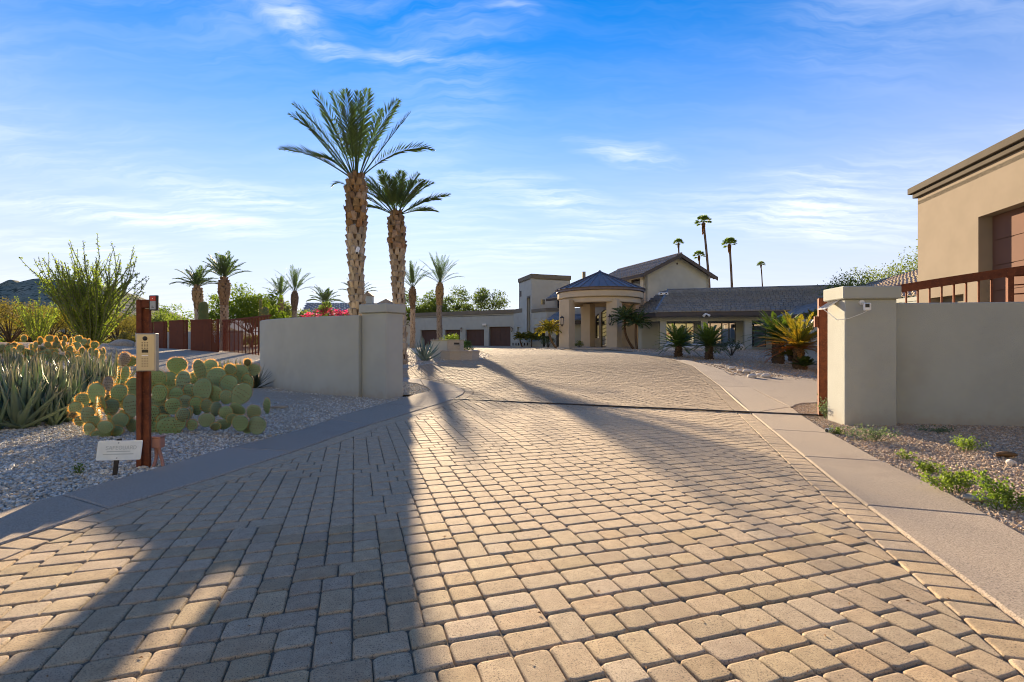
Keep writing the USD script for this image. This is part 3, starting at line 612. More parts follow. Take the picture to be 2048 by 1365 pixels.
for r in range(5):
    for c in range(3): obj('speaker_slot', kbox((cx_ - .030 + c * .022, zc + .090 - r * .0135, .0055), (cx_ - .017 + c * .022, zc + .0955 - r * .0135, .0068)), 'black', ic)
obj('display', kbox((cx_ - .028, zc - .004, .0055), (cx_ + .028, zc + .026, .0075), .001), 'black', ic)
obj('name_strip', kbox((cx_ - .028, zc - .036, .0055), (cx_ + .028, zc - .026, .0075), .001), 'white', ic)
for r in range(4):
    for c in range(3): obj('key', kbox((cx_ - .029 + c * .022, zc - .067 - r * .025, .0055), (cx_ - .016 + c * .022, zc - .054 - r * .025, .0078), .001), 'button', ic)
cr = thing('card_reader', 'small black edged reader with red top, hung on the arm of the post', 'card reader')
rf = vframe(pf(np.array([[.082, -.06, 0]]))[0] * (1, 1, 0), math.radians(-12))
obj('case', MB().box((-.01, 1.55, -.03), (.085, 1.70, .0), .006, rf), 'black', cr)
obj('red_panel', MB().box((.010, 1.643, .0005), (.077, 1.690, .006), .002, rf), 'red_plastic', cr)
obj('grey_panel', MB().box((.010, 1.560, .0005), (.077, 1.642, .005), .002, rf), 'grey_plastic', cr)
obj('indicator', MB().box((.038, 1.664, .006), (.050, 1.672, .0075), .001, rf), 'white', cr)
for k, wd in enumerate((.030, .022)): obj('print_line', MB().box((.030, 1.578 + .012 * k, .005), (.030 + wd, 1.583 + .012 * k, .0058), 0, rf), 'black', cr)

jb = thing('junction_box', 'pink painted junction box on two bent conduits beside the rust post', 'junction box')
j0 = G(305, 934); obj('box', MB().box(j0 + (-.045, .04, .17), j0 + (.045, .12, .275), .008), 'pink_conduit', jb)
obj('lid', MB().box(j0 + (-.05, .035, .276), j0 + (.05, .125, .288), .004), 'pink_conduit', jb)
for dx, ex in ((-.02, .03), (.015, .09)):
    pts = np.array([j0 + (dx, .08, .20), j0 + (dx, .08, .13), j0 + (dx + ex * .4, .06, .06), j0 + (dx + ex, .0, .0), j0 + (dx + ex * 1.2, -.02, -.05)])
    obj('conduit', MB().tube(CubicSpline(np.linspace(0, 1, 5), pts)(np.linspace(0, 1, 16)), .016, 8), 'pink_conduit', jb)

sg = thing('yard_sign', 'small faded white rectangular sign on a dark stake in the gravel', 'sign')
b0 = G(228, 952); sf = vframe(b0, math.radians(7)); tilt_ = .05
def sgf(v): w = np.asarray(v, float).copy(); w[:, 0] += (w[:, 1] - .12) * .12; return sf(w)
pl = Polygon([(-.155, .145), (.225, .145), (.225, .325), (-.155, .325)]).buffer(-.012).buffer(.012)
obj('plate', MB().prism(pl, .0, .006, sgf), 'white_sign', sg)
obj('stake', MB().box((-.004, -.1, -.013), (.036, .34, -.001), .002, sgf), 'dark_metal', sg)
for yy in (.305, .165): obj('bolt', MB().prism(Point(.022, yy).buffer(.006, quad_segs=3), .006, .010, sgf), 'grey_plastic', sg)
tm = meshkit.text_mesh('SAFEGUARD', .034, .0012); v = tm.vertices * (.95, 1, 1) + (-.085, .243, .0062); obj('lettering', MB().add(sgf(v), tm.faces), 'sign_print', sg)
for yy, w in ((.222, .20), (.197, .26)): obj('print_line', MB().prism(sbox(.03 - w / 2, yy, .03 + w / 2, yy + .007), .0062, .0070, sgf), 'sign_print', sg)

# ------------------------------------------------------------------ rust slat fence panels left
def fence_panel(label, a, b, zt, slats, back, group=None, cut=True):
    t = thing('slat_fence_panel', label, 'fence panel', 'rust slat fence panels'); a, b = np.asarray(a, float), np.asarray(b, float)
    L = np.linalg.norm(b - a); ang = math.atan2(*(b - a)[::-1]); za, zb = float(gz(*a)), float(gz(*b)); w = L / slats
    f0 = frame(a, ang)
    for k in range(slats):
        s0, s1 = k * w, (k + 1) * w; zg = za + (zb - za) * (s0 / L)
        wid = w * (.93 if back else .36)
        obj('slat', MB().box((s0, -.02, zg - .02), (s0 + wid, .012, zt - .052 + (0 if back else .12 * s0 / L)), 0, f0), 'rust', t)
    rise = 0 if back else .12
    obj('top_rail', MB().slab(f0(np.array([(-.02, -.035, zt - .05), (L + .02, -.035, zt - .05 + rise), (L + .02, -.035, zt + .02 + rise), (-.02, -.035, zt + .02)])), .07), 'rust', t)
    if not back: obj('mid_rail', MB().box((0, .022, zt - .62), (L, .05, zt - .585), 0, f0), 'rust', t)
    if cut:       # the return at the near end, pierced with slanting slots
        d = np.array([math.cos(ang + .22), math.sin(ang + .22)]); l2 = back; e = b + d * .0; zl = zb
        g = sbox(0, zl - .02, l2, zt - .005)
        for r in range(9):
            for c in range(3):
                s_, z_ = .07 + c * l2 * .27, zt - .14 - r * .125 - c * .0
                if r > 8 - c * 0 or (r >= 6 and c != 1): continue
                g = g.difference(LineString([(s_, z_ + .085), (s_ + l2 * .19, z_)]).buffer(.017, quad_segs=2))
        obj('pierced_plate', MB().prism(g, -.012, .012, vframe(np.append(e, 0), ang + .22)), 'rust', t)
        ef = frame(e + d * l2, ang + .22); obj('end_post', MB().box((0, -.05, zl - .05), (.08, .05, zt + .03), .004, ef), 'rust', t)
fence_panel('solid rust slat fence panel beside the slatted gate panel, widest of the solid ones', P(382, 700, 25.6)[:2], P(423, 700, 24.9)[:2], 2.32, 18, .33)
fence_panel('solid rust slat fence panel, second of the solid ones from the curved wall', P(339, 700, 29.0)[:2], P(367, 700, 28.2)[:2], 2.42, 14, .20)
fence_panel('narrow rust slat fence panel right behind the intercom box', P(308, 700, 33.0)[:2], P(327, 700, 32.2)[:2], 2.50, 12, .20)
fence_panel('narrowest far rust slat fence panel peeping out beside the post', P(292, 700, 37.0)[:2], P(301, 700, 36.4)[:2], 2.58, 8, .18)
fence_panel('see-through slatted rust fence panel rising to the left end of the curved wall', P(446, 700, 25.6)[:2], P(541, 700, 22.6)[:2], 2.30, 34, 0, cut=False)
nw = thing('garden_wall', 'pale low wall seen through the gaps of the rust fence panels', 'wall'); wallbox(nw, 'wall_body', P(270, 690, 40)[:2], P(480, 690, 31)[:2], .2, .4, 1.9, 'stucco_far')
bb = thing('blue_barrel', 'blue plastic barrel glimpsed between the rust fence panels', 'barrel'); q = P(441, 690, 28.5); obj('drum', MB().lathe([(0, .5), (.24, .5), (.27, .7), (.25, .95), (.27, 1.2), (.24, 1.42), (0, 1.42)], (q[0], q[1], 0), 18), 'blue_barrel', bb, smooth=40); obj('lid', MB().lathe([(0, 1.46), (.2, 1.46), (.2, 1.421)], (q[0], q[1], 0), 18), 'blue_barrel', bb)
# ------------------------------------------------------------------ the house: portico
GZ = .69
def rot2(a): return np.array([math.cos(a), math.sin(a)])
po = thing('entrance_portico', 'round entrance portico with square columns and a dark conical seamed metal roof', 'portico')
pc = np.array([6.9, 39.3]); PR = math.radians(-38)
col_at = [P(1134, 0, 37.3)[:2], P(1228.5, 0, 36.6)[:2], P(1176, 0, 41.6)[:2], P(1266, 0, 41.0)[:2]]
for c in col_at:
    f_ = frame(c, PR); obj('column', MB().box((-.43, -.43, GZ), (.43, .43, 4.3), .02, f_), 'stucco_warm', po); obj('column_base', MB().box((-.50, -.50, GZ - .05), (.50, .50, GZ + .13), .02, f_), 'travertine', po)
def ringm(r0, r1, z0, z1, bev=.04, n=64): return MB().lathe([(r0, z0), (r1 - bev, z0), (r1, z0 + bev), (r1, z1 - bev), (r1 - bev, z1), (r0, z1), (r0, z0)], (*pc, 0), n)
obj('lower_ring_beam', ringm(2.35, 3.12, 4.10, 4.50), 'stucco_warm', po, smooth=30)
obj('upper_ring_beam', ringm(2.5, 3.30, 4.503, 4.98), 'stucco_warm', po, smooth=30)
obj('copper_band', ringm(2.6, 3.42, 4.983, 5.20, .02), 'copper', po, smooth=30)
obj('ceiling', MB().lathe([(2.36, 4.42), (0, 4.44)], (*pc, 0), 48), 'stucco_warm', po)
NS = 32
for k in range(NS):
    a0, a1 = 2 * math.pi * k / NS, 2 * math.pi * (k + 1) / NS; r = 3.52
    ap = np.array([*pc, 6.72]); p0, p1 = np.array([*(pc + r * rot2(a0)), 5.19]), np.array([*(pc + r * rot2(a1)), 5.19])
    i0, i1 = ap + (p0 - ap) * .02, ap + (p1 - ap) * .02
    obj('roof_panel', MB().slab([p0, p1, i1, i0], .03), 'copper', po)
    obj('roof_seam', MB().tube([p0 + (0, 0, .02), ap + (p0 - ap) * .03 + (0, 0, .02)], .022, 4), 'copper', po)
obj('finial', MB().lathe([(0, 6.84), (.06, 6.80), (.16, 6.70), (.18, 6.66)], (*pc, 0), 16), 'copper', po)
obj('floor_slab', MB().prism(Point(*pc).buffer(3.6, quad_segs=16), GZ - .05, GZ + .07), 'travertine', po)
for c in (P(1172, 0, 38.2)[:2], P(1252, 0, 39.0)[:2], P(1262, 0, 38.4)[:2]): obj('ceiling_lamp', MB().lathe([(0, 4.36), (.07, 4.37), (.07, 4.43)], (*c, 0), 12), 'lamp_glow', po)
def lantern(label, c, z, s=1.0):
    t = thing('wall_lantern', label, 'lantern', 'wall lanterns'); c = np.append(c, z)
    obj('roof', MB().lathe([(0, .36 * s), (.03 * s, .33 * s), (.15 * s, .22 * s), (.15 * s, .20 * s), (0, .20 * s)], c, 6), 'dark_metal', t)
    obj('glass', MB().lathe([(.075 * s, -.2 * s), (.115 * s, .2 * s)], c, 6), 'lantern_glass', t)
    obj('cage', MB().lathe([(0, -.36 * s), (.03 * s, -.3 * s), (.09 * s, -.22 * s), (.09 * s, -.2 * s), (0, -.2 * s)], c, 6), 'dark_metal', t)
    for k in range(6):
        a = math.pi * 2 * k / 6; obj('bar', MB().tube([c + (.08 * s * math.cos(a), .08 * s * math.sin(a), -.2 * s), c + (.12 * s * math.cos(a), .12 * s * math.sin(a), .2 * s)], .011 * s, 4), 'dark_metal', t)
    obj('bracket', MB().tube([c + (0, .0, .33 * s), c + (0, .2 * s, .40 * s), c + (0.02, .34 * s, .2 * s)], .02 * s, 5), 'dark_metal', t)
lantern('dark carriage lantern on the left front column of the portico', P(1124, 0, 36.55)[:2], P(0, 643, 36.55)[2], 1.15)
lantern('dark carriage lantern on the right front column of the portico', P(1220, 0, 35.85)[:2], P(0, 641, 35.85)[2], 1.15)

# entry wall with its tall door, behind the portico
hs = thing('main_house', 'grey stucco main house with a tall gabled upper storey and dark tiled wings', 'house')
ea, eb = np.array([6.05, 44.6]), np.array([10.8, 40.89]); EL = np.linalg.norm(eb - ea)
t1, _ = on_line(ea, eb, 1190.5); t2, _ = on_line(ea, eb, 1197.5); t3, _ = on_line(ea, eb, 1202); t4, _ = on_line(ea, eb, 1214)
def arch(s0, s1, z0, z1, z2): return Polygon([(s0, z0), (s1, z0)] + [(s1 - (s1 - s0) * q, z1 + (z2 - z1) * (1 - (1 - q) ** 2) if z2 < z1 else z1 + (z2 - z1) * math.sin(math.pi / 2 * (1 - q))) for q in np.linspace(0, 1, 8)])
side = Polygon([(t1, 1.5), (t2, 1.5), (t2, 3.65), (t1, 3.40)]); door = Polygon([(t3, .75), (t4, .75), (t4, 4.0), ((t3 + t4) / 2, 3.93), (t3, 3.72)])
_, ef = facade(hs, 'entry_wall', ea, eb, .3, .5, 5.2, [side, door], 'stucco_warm')
obj('side_window', MB().prism(side, -.2, -.16, ef), 'dark_glass', hs)
dr = obj('entry_door', MB().prism(door, -.2, -.14, ef), 'dark_glass', hs)
for k in range(9): obj('iron_scroll', MB().tube(ef(np.array([(t3 + (t4 - t3) * q, .95 + .33 * k + .25 * q * q, -.12) for q in np.linspace(0.05, .95, 6)])), .02, 4), 'dark_metal', dr)
wallbox(hs, 'hall_wall', (4.4, 45.3), (6.05, 44.6), .3, .5, 4.2, 'stucco'); obj('hall_doorway', MB().box((4.85, 44.75, .7), (5.65, 44.93, 2.9), .01), 'dark_glass', hs)
# low tiled roof between portico and tower
tiles(hs, [P(1088, 642, 43.5), P(1172, 640, 42.5), P(1172, 620, 46), P(1118, 622, 46.5)], 8, 12, 'slate_tile')
obj('low_fascia', MB().slab([P(1088, 650, 43.45), P(1172, 648, 42.45), P(1172, 641, 42.45), P(1088, 643, 43.45)], .12), 'fascia', hs)
wallbox(hs, 'low_wing_wall', P(1090, 0, 44.2)[:2], P(1172, 0, 43.2)[:2], .2, .6, 2.75, 'stucco')
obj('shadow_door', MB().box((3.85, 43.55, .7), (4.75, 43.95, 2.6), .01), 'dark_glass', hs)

# upper storey, gable towards the street
GA = np.array([P(1290, 0, 42.6)[0], 42.6]); gdir = np.array([.3215, -.947]); gal = np.array([.947, .3215]); GB = GA + gal * 6.6; gback = -gdir
zE, zP = 7.18, 8.80; ang = math.atan2(gal[1], gal[0])
g = Polygon([(0, 3.0), (6.6, 3.0), (6.6, zE), (3.3, zP - .12), (0, zE)])
obj('gable_wall', MB().prism(g, -.25, 0, vframe(np.append(GA, 0), ang)), 'stucco', hs)
obj('gable_vent', MB().prism(Point(3.25, 8.0).buffer(.09), .001, .03, vframe(np.append(GA, 0), ang)), 'fascia', hs)
LB = 10.0
ua, ub = GA + gback * LB, GA
_, uf = facade(hs, 'upper_side_wall', ua, ub, .25, 4.0, zE, [(LB - 2.2, LB - .75, 5.7, 6.7)])
wn = obj('upper_window', MB().prism(sbox(LB - 2.2, 5.7, LB - .75, 6.7), -.16, -.12, uf), 'glass', hs)
obj('frame', MB().prism(sbox(LB - 2.2, 5.7, LB - .75, 6.7).difference(sbox(LB - 2.12, 5.78, LB - .83, 6.62)), -.12, -.05, uf), 'window_frame', wn)
wallbox(hs, 'upper_far_wall', GB, GB + gback * LB, .25, 4.0, zE, 'stucco')
ov = .55
def gp3(s, t, z): q = GA + gal * s + gback * t; return np.array([q[0], q[1], z])
sl = (zP - zE) / 3.3; eL, eR = zE - sl * ov, zE - sl * ov
tiles(hs, [gp3(-ov, LB, eL), gp3(-ov, -ov, eL), gp3(3.3, -ov, zP), gp3(3.3, LB, zP)], 14, 34, 'brown_tile', bows=.05)
tiles(hs, [gp3(6.6 + ov, -ov, eR), gp3(6.6 + ov, LB, eR), gp3(3.3, LB, zP), gp3(3.3, -ov, zP)], 12, 30, 'slate_tile')
for a_, b_, nm in (((-ov, eL), (3.3, zP), 'bargeboard'), ((3.3, zP), (6.6 + ov, eR), 'bargeboard')):
    obj(nm, MB().slab([gp3(a_[0], -ov - .01, a_[1] - .30), gp3(b_[0], -ov - .01, b_[1] - .30), gp3(b_[0], -ov - .01, b_[1] + .02), gp3(a_[0], -ov - .01, a_[1] + .02)], .06), 'fascia', hs)
    obj('soffit', MB().slab([gp3(a_[0], -ov + .06, a_[1] - .10), gp3(b_[0], -ov + .06, b_[1] - .10), gp3(b_[0], 0.0, b_[1] - .10), gp3(a_[0], 0.0, a_[1] - .10)], .02), 'fascia', hs)
obj('eave_fascia', MB().slab([gp3(-ov - .01, LB, eL - .26), gp3(-ov - .01, -ov, eL - .26), gp3(-ov - .01, -ov, eL + .01), gp3(-ov - .01, LB, eL + .01)], .05), 'fascia', hs)
obj('ridge_cap', MB().tube([gp3(3.3, -ov, zP + .03), gp3(3.3, LB, zP + .03)], .09, 6), 'brown_tile', hs)
obj('chimney_pipe', MB().box(P(1165, 562, 60) , P(1165, 562, 60) + (.38, .4, 1.1), .02), 'stucco_trim', hs)

# the long low wing
e0, e1 = P(1283, 621.5, 34.6), P(1700, 621, 31.5); zl = 3.22; e0[2] = e1[2] = zl
r0, r1 = np.array([P(1336, 0, 41)[0], 41.0, 5.38]), np.array([P(1705, 0, 39)[0], 39.0, 5.55])
hip = P(1311, 619, 34.2); hip[2] = zl
tiles(hs, [hip, e1, r1, r0], 13, 46, 'slate_tile', th=.13)
tiles(hs, [P(1262, 620, 37.5) * (1, 1, 0) + (0, 0, zl), hip, r0, r0 + (-.3, .6, 0)], 13, 7, 'slate_tile', th=.13)
obj('hip_cap', MB().tube([hip + (0, -.03, .05), r0 + (0, 0, .05)], .11, 6), 'slate_tile', hs)
obj('wing_ridge_cap', MB().tube([r0 + (0, 0, .05), r1 + (0, 0, .05)], .10, 6), 'slate_tile', hs)
obj('wing_roof_back', MB().slab([r0, r1, r1 + (0, 7, -2.2), r0 + (-.5, 7, -2.2)][::-1], .05), 'slate_tile', hs)
fz0, fz1 = zl - .33, zl + .0
obj('wing_fascia', MB().slab([np.append(hip[:2], fz0), np.append(e1[:2], fz0), np.append(e1[:2], fz1), np.append(hip[:2], fz1)], .08), 'fascia', hs)
h2 = P(1262, 0, 37.5)[:2]
obj('wing_fascia', MB().slab([np.append(h2, fz0), np.append(hip[:2], fz0), np.append(hip[:2], fz1), np.append(h2, fz1)], .08), 'fascia', hs)
dW = (e1 - hip)[:2]; dW /= np.linalg.norm(dW); nW = np.array([dW[1], -dW[0]]); wa = hip[:2] - nW * .62 - dW * 1.12; wb = e1[:2] - nW * .62; WL = np.linalg.norm(wb - wa)
obj('wing_soffit', MB().slab([np.append(hip[:2] - dW * 1.5, fz0 + .03), np.append(hip[:2] - dW * 1.5 - nW * .9, fz0 + .03), np.append(e1[:2] - nW * .9, fz0 + .03), np.append(e1[:2], fz0 + .03)], .03), 'fascia', hs)
gz0 = float(gz(0, 34)) - .05
def S(px): return on_line(wa, wb, px)[0]
bays = [(S(1283), S(1320)), (S(1333), S(1402)), (S(1416), S(1489)), (S(1504), S(1553)), (S(1572), S(1640))]
_, wf = facade(hs, 'wing_front_wall', wa, wb, .35, gz0, fz0 + .02, [(a, b, gz0 + .02, 2.62) for a, b in bays])
obj('bay_soffit', MB().slab([np.append(wa - nW * .3, 2.66), np.append(wb - nW * .3, 2.66), np.append(wb - nW * 2.2, 2.66), np.append(wa - nW * 2.2, 2.66)][::-1], .05), 'stucco', hs)
_, wf2 = facade(hs, 'wing_inner_wall', wa - nW * 1.5, wb - nW * 1.5, .25, gz0, 2.70, [(a - .1, b - .25, .85, 2.55) for a, b in bays[1:4]])
for (a, b), fr in zip(bays[1:4], ([.36, .74], [.22, .58, .80], [.4])):
    a, b = a - .1, b - .25; cuts_ = [0] + fr + [1]
    w_ = obj('wing_window', MB().prism(sbox(a, .85, b, 2.55).difference(shapely.union_all([sbox(a + (b - a) * p + .035, .90, a + (b - a) * q - .035, 2.50) for p, q in zip(cuts_[:-1], cuts_[1:])])), -.16, -.06, wf2), 'window_frame', hs)
    for p, q in zip(cuts_[:-1], cuts_[1:]): obj('pane', MB().prism(sbox(a + (b - a) * p + .036, .901, a + (b - a) * q - .036, 2.499), -.13, -.115, wf2), 'glass', w_)
for px, py, Y in ((1318, 588, 39.0), (1351, 611, 36.2), (1526, 607, 35.6)):
    v0 = P(px, py, Y); vt = thing('roof_vent', {1318: 'low white roof vent nearest the ridge on the dark wing roof', 1351: 'low white roof vent near the eave left of the wing roof middle', 1526: 'low white roof vent near the eave at the right of the wing roof'}[px], 'roof vent')
    obj('cover', MB().box(v0 + (0, 0, -.1), v0 + (1.0 * Y / 36 * .68, .35, .10), .03), 'white', vt)
    for k in (.1, .5): obj('slot', MB().box(v0 + (k, -.012, -.02), v0 + (k + .12, .0, .05), 0), 'black', vt)
fl = thing('floodlight', 'white twin floodlight under the eave of the long wing', 'floodlight'); f0 = P(1412, 629.5, 33.4)
obj('base', MB().box(f0 + (-.06, .0, -.02), f0 + (.06, .3, .10), .02), 'white', fl)
for sx in (-1, 1): obj('head', MB().tube([f0 + (sx * .05, 0, .02), f0 + (sx * .20, -.14, -.09)], [.05, .085], 10), 'white', fl)

# porch roof and low walls right of the wing
ph = thing('side_porch', 'low dark tiled porch roof jutting right of the wing, over a stucco wall', 'porch')
q0, q1, q2, q3 = P(1545, 637, 29.0), P(1700, 613, 26.0), P(1700, 588, 31.0), P(1606, 612, 33.5)
tiles(ph, [q0, q1, q2, q3], 9, 16, 'slate_tile')
obj('porch_fascia', MB().slab([q0 + (0, 0, -.28), q1 + (0, 0, -.28), q1, q0], .08), 'fascia', ph)
wallbox(ph, 'porch_wall', P(1553, 0, 30.2)[:2], P(1700, 0, 27.6)[:2], .25, .45, 2.45, 'stucco')
lw = thing('planter_wall', 'low stucco wall with a pale coping behind the orange tinged sago', 'wall')
wallbox(lw, 'wall_body', P(1570, 0, 21.4)[:2], P(1720, 0, 18.2)[:2], .2, .2, .93, 'stucco'); wallbox(lw, 'coping', P(1568, 0, 21.36)[:2], P(1720, 0, 18.12)[:2], .28, .932, .985, 'cap')
bw_ = thing('courtyard_wall', 'taller tan stucco screen wall behind the big sago on the right', 'wall')
wallbox(bw_, 'wall_body', P(1597, 0, 24.6)[:2], P(1760, 0, 22.5)[:2], .25, .3, 2.30, 'stucco'); wallbox(bw_, 'return_wall', P(1570, 0, 27.5)[:2], P(1597, 0, 24.6)[:2], .25, .3, 2.34, 'stucco')

# ------------------------------------------------------------------ tower and garage block
tw = thing('stair_tower', 'grey two storey flat roofed block with a tall slit window beside the portico', 'house')
tc, tl, tr_ = np.array([P(1063, 0, 50)[0], 50.0]), np.array([P(1038, 0, 54)[0], 54.0]), np.array([P(1140, 0, 51.6)[0], 51.6]); zt = 7.55
dl = (tc - tl) / np.linalg.norm(tc - tl); s0, Y0 = on_line(tl, tc, 1054.5); s1, _ = on_line(tl, tc, 1060.8)
_, tf = facade(tw, 'left_wall', tl, tc, .3, .5, zt, [(s0, s1, 1.75, 5.75)])
sw = obj('slit_window', MB().prism(sbox(s0, 1.75, s1, 5.75), -.25, -.2, tf), 'dark_glass', tw); obj('frame', MB().prism(sbox(s0 - .08, 1.67, s1 + .08, 5.83).difference(sbox(s0 + .05, 1.83, s1 - .05, 5.67)), -.02, .03, tf), 'stucco_trim', sw)
sA, _ = on_line(tl, tc, 1041.5); obj('small_vent', MB().prism(sbox(sA - .2, 6.0, sA + .2, 6.6), .002, .05, tf), 'fascia', tw)
_, rf_ = facade(tw, 'front_wall', tc, tr_, .3, .5, zt, [])
sB, _ = on_line(tc, tr_, 1086); obj('small_window', MB().prism(sbox(sB - .2, 4.95, sB + .2, 5.45), .002, .04, rf_), 'dark_glass', tw)
for nm, a, b in (('parapet', tl, tc), ('parapet', tc, tr_)):
    d = (b - a) / np.linalg.norm(b - a); wallbox(tw, nm, a - d * .08 + np.array([d[1], -d[0]]) * .09, b + d * .08 + np.array([d[1], -d[0]]) * .09, .45, zt + .002, zt + .42, 'stucco_trim')
obj('roof_deck', MB().prism(Polygon([tl, tc, tr_, tr_ + (-1, 6), tl + (1.5, 6)]), zt - .1, zt - .02), 'stucco_trim', tw)
wallbox(tw, 'back_wall', tl + np.array([1.5, 6]), tl, .3, .5, zt, 'stucco')
# balcony
b0_, b1_, b2_ = P(1064, 0, 48.6)[:2], P(1093, 0, 46.3)[:2], P(1125, 0, 46.6)[:2]
for a, b in ((b0_, b1_), (b1_, b2_)):
    d = (b - a) / np.linalg.norm(b - a); k = np.array([d[1], -d[0]])
    wallbox(tw, 'balcony_front', a, b, .25, 2.55, 4.0, 'stucco'); wallbox(tw, 'balcony_cap', a + k * .07 - d * .05, b + k * .07 + d * .05, .40, 4.002, 4.32, 'stucco_trim')
obj('balcony_floor', MB().prism(Polygon([b0_, b1_, b2_, b2_ + (0, 4), b0_ + (0, 2)]), 2.5, 2.62), 'stucco', tw)
for s in (1070, 1083):
    d = (b1_ - b0_) / np.linalg.norm(b1_ - b0_); k = np.array([d[1], -d[0]]); t_, _ = on_line(b0_, b1_, s); wallbox(tw, 'drain_lip', b0_ + d * (t_ - .2) + k * .06, b0_ + d * (t_ + .35) + k * .06, .05, 3.42, 3.47, 'cap')
wallbox(tw, 'balcony_leg', b0_, b0_ + (b1_ - b0_) * .12, .5, .5, 2.55, 'stucco'); wallbox(tw, 'alcove_wall', tc + (0.3, -.05), tr_ + (0, -.05), .05, .5, 2.5, 'stucco')
obj('alcove_door', MB().box((tc[0] + 1.1, 49.8, .7), (tc[0] + 2.0, 50.0, 2.4), .01), 'window_frame', tw)
obj('upper_glazing', MB().box((4.6, 50.6, 4.4), (5.4, 50.8, 6.3), .01), 'dark_glass', tw)
tiles(tw, [P(1092, 598, 47), P(1140, 592, 45.5), P(1140, 573, 48), P(1112, 583, 48.5)], 6, 7, 'slate_tile'); obj('canopy_fascia', MB().slab([P(1092, 603, 47), P(1140, 598, 45.5), P(1140, 592.5, 45.5), P(1092, 598.5, 47)], .1), 'fascia', tw)

ga_, gb_ = np.array([P(820, 0, 63)[0], 63.0]), np.array([P(1027, 0, 55)[0], 55.0])
gr = thing('garage_block', 'long flat roofed garage wing with four dark brown doors', 'garage'); ZG = 4.28
def GS(px): return on_line(ga_, gb_, px)
ops = []
for a, b, pt in ((841, 875, 660.5), (889.5, 920, 660), (931, 968, 659.5), (977.5, 1021, 653.8)):
    sa_, Ya = GS(a); sb_, Yb = GS(b); ops.append((sa_, sb_, .6, H + (CY - pt) / F * (Ya + Yb) / 2))
_, gff = facade(gr, 'front_wall', ga_, gb_, .45, .5, ZG, ops, 'stucco')
for (a, b, z0, z1) in ops:
    d_ = obj('garage_door', MB().prism(sbox(a, z0, b, z1), -.34, -.30, gff), 'garage_door', gr); hh = (z1 - z0) / 4
    for k in range(4):
        for c in range(4):
            w4 = (b - a) / 4; obj('door_panel', MB().prism(sbox(a + c * w4 + .07, z0 + k * hh + .07, a + (c + 1) * w4 - .07, z0 + (k + 1) * hh - .07), -.30, -.275, gff), 'garage_door', d_)
d = (gb_ - ga_) / np.linalg.norm(gb_ - ga_); k = np.array([d[1], -d[0]])
wallbox(gr, 'parapet', ga_ - d * .1 + k * .1, gb_ + d * .1 + k * .1, .7, ZG + .002, ZG + .46, 'stucco_trim')
wallbox(gr, 'end_wall', ga_ + (1.0, 9), ga_, .3, .5, ZG, 'stucco')
obj('roof_deck', MB().prism(Polygon([ga_, gb_, gb_ + (1, 9), ga_ + (1, 9)]), ZG - .2, ZG - .1), 'stucco_trim', gr)
md0, md1 = gb_, np.array([P(1050, 0, 52.2)[0], 52.2]); LM = np.linalg.norm(md1 - md0)
sm0, _ = on_line(md0, md1, 1034); sm1, _ = on_line(md0, md1, 1047)
_, mdf = facade(gr, 'side_door_wall', md0, md1, .4, .5, ZG - .02, [(sm0, sm1, .6, 2.75)]); wallbox(gr, 'side_parapet', md0 + (0, -.1), md1 + (.1, -.1), .5, ZG - .018, ZG + .44, 'stucco_trim')
sd = obj('side_door', MB().prism(sbox(sm0, .6, sm1, 2.75), -.3, -.25, mdf), 'stucco', gr); obj('door_window', MB().prism(sbox(sm0 + .2, 1.75, sm1 - .25, 2.35), -.25, -.23, mdf), 'dark_glass', sd)
for px, lb in ((824, 'left end of the garage block beside the palm'), (924, 'second pier from the left of the garage block'), (1025, 'pier between the widest garage door and the side door')):
    s_, Y_g = GS(px); c = ga_ + d * s_ + k * .18; lantern('small dark lantern on the ' + lb, c, H + (CY - 660) / F * Y_g, .75)
kc = thing('security_camera', 'white camera on the garage wall above the brown doors', 'camera'); s_, Yq = GS(970); c = np.append(ga_ + d * s_ + k * .1, H + (CY - 650) / F * Yq); obj('body', MB().box(c + (-.25, -.2, -.1), c + (.2, .1, .12), .03), 'white', kc); obj('mount', MB().tube([c + (.1, .1, 0), c + (.1, .0, -.2)], .06, 8), 'white', kc)

# ------------------------------------------------------------------ tall building at the right
rv = thing('tall_garage', 'tall sunlit tan stucco garage at the right edge with a dark double cornice', 'garage')
B0 = np.array([11.2, 13.8]); bd = np.array([.2, .98]); bd /= np.linalg.norm(bd); B1 = B0 - bd * 9.5; zc1 = 5.50
aB = B0; LBv = 9.5
def T(px): return on_line(B0, B1, px)
t1, Y1 = T(1956.5); t0s, Y0s = T(1861); t1s, Y1s = T(1927); zl_ = H + (CY - 434.8) / F * Y1
_, bf = facade(rv, 'street_wall', B0, B1, .32, .0, zc1 - .3, [(t1, t1 + 3.6, .1, zl_), (t0s, t1s, .3, H + (CY - 588) / F * Y1s)], 'stucco_tan')
big = obj('tall_door', MB().box((0, 0, 0), (.01, .01, .01)), 'rv_door', rv) if False else None
nsec = 7; hs_ = (zl_ - .1) / nsec
td = obj('tall_door', MB().prism(sbox(t1, .1, t1 + 3.6, zl_), -.315, -.28, bf), 'rv_door', rv)
for k in range(nsec): obj('door_section', MB().prism(sbox(t1 + .10, .1 + k * hs_ + .012, t1 + 3.5, .1 + (k + 1) * hs_ - .012), -.28, -.262, bf), 'rv_door', td)
obj('side_door', MB().prism(sbox(t0s, .3, t1s, H + (CY - 588) / F * Y1s), -.31, -.27, bf), 'stucco_trim', rv)
kk = np.array([-bd[1], bd[0]])    # towards the left, out of the wall
dB = -bd
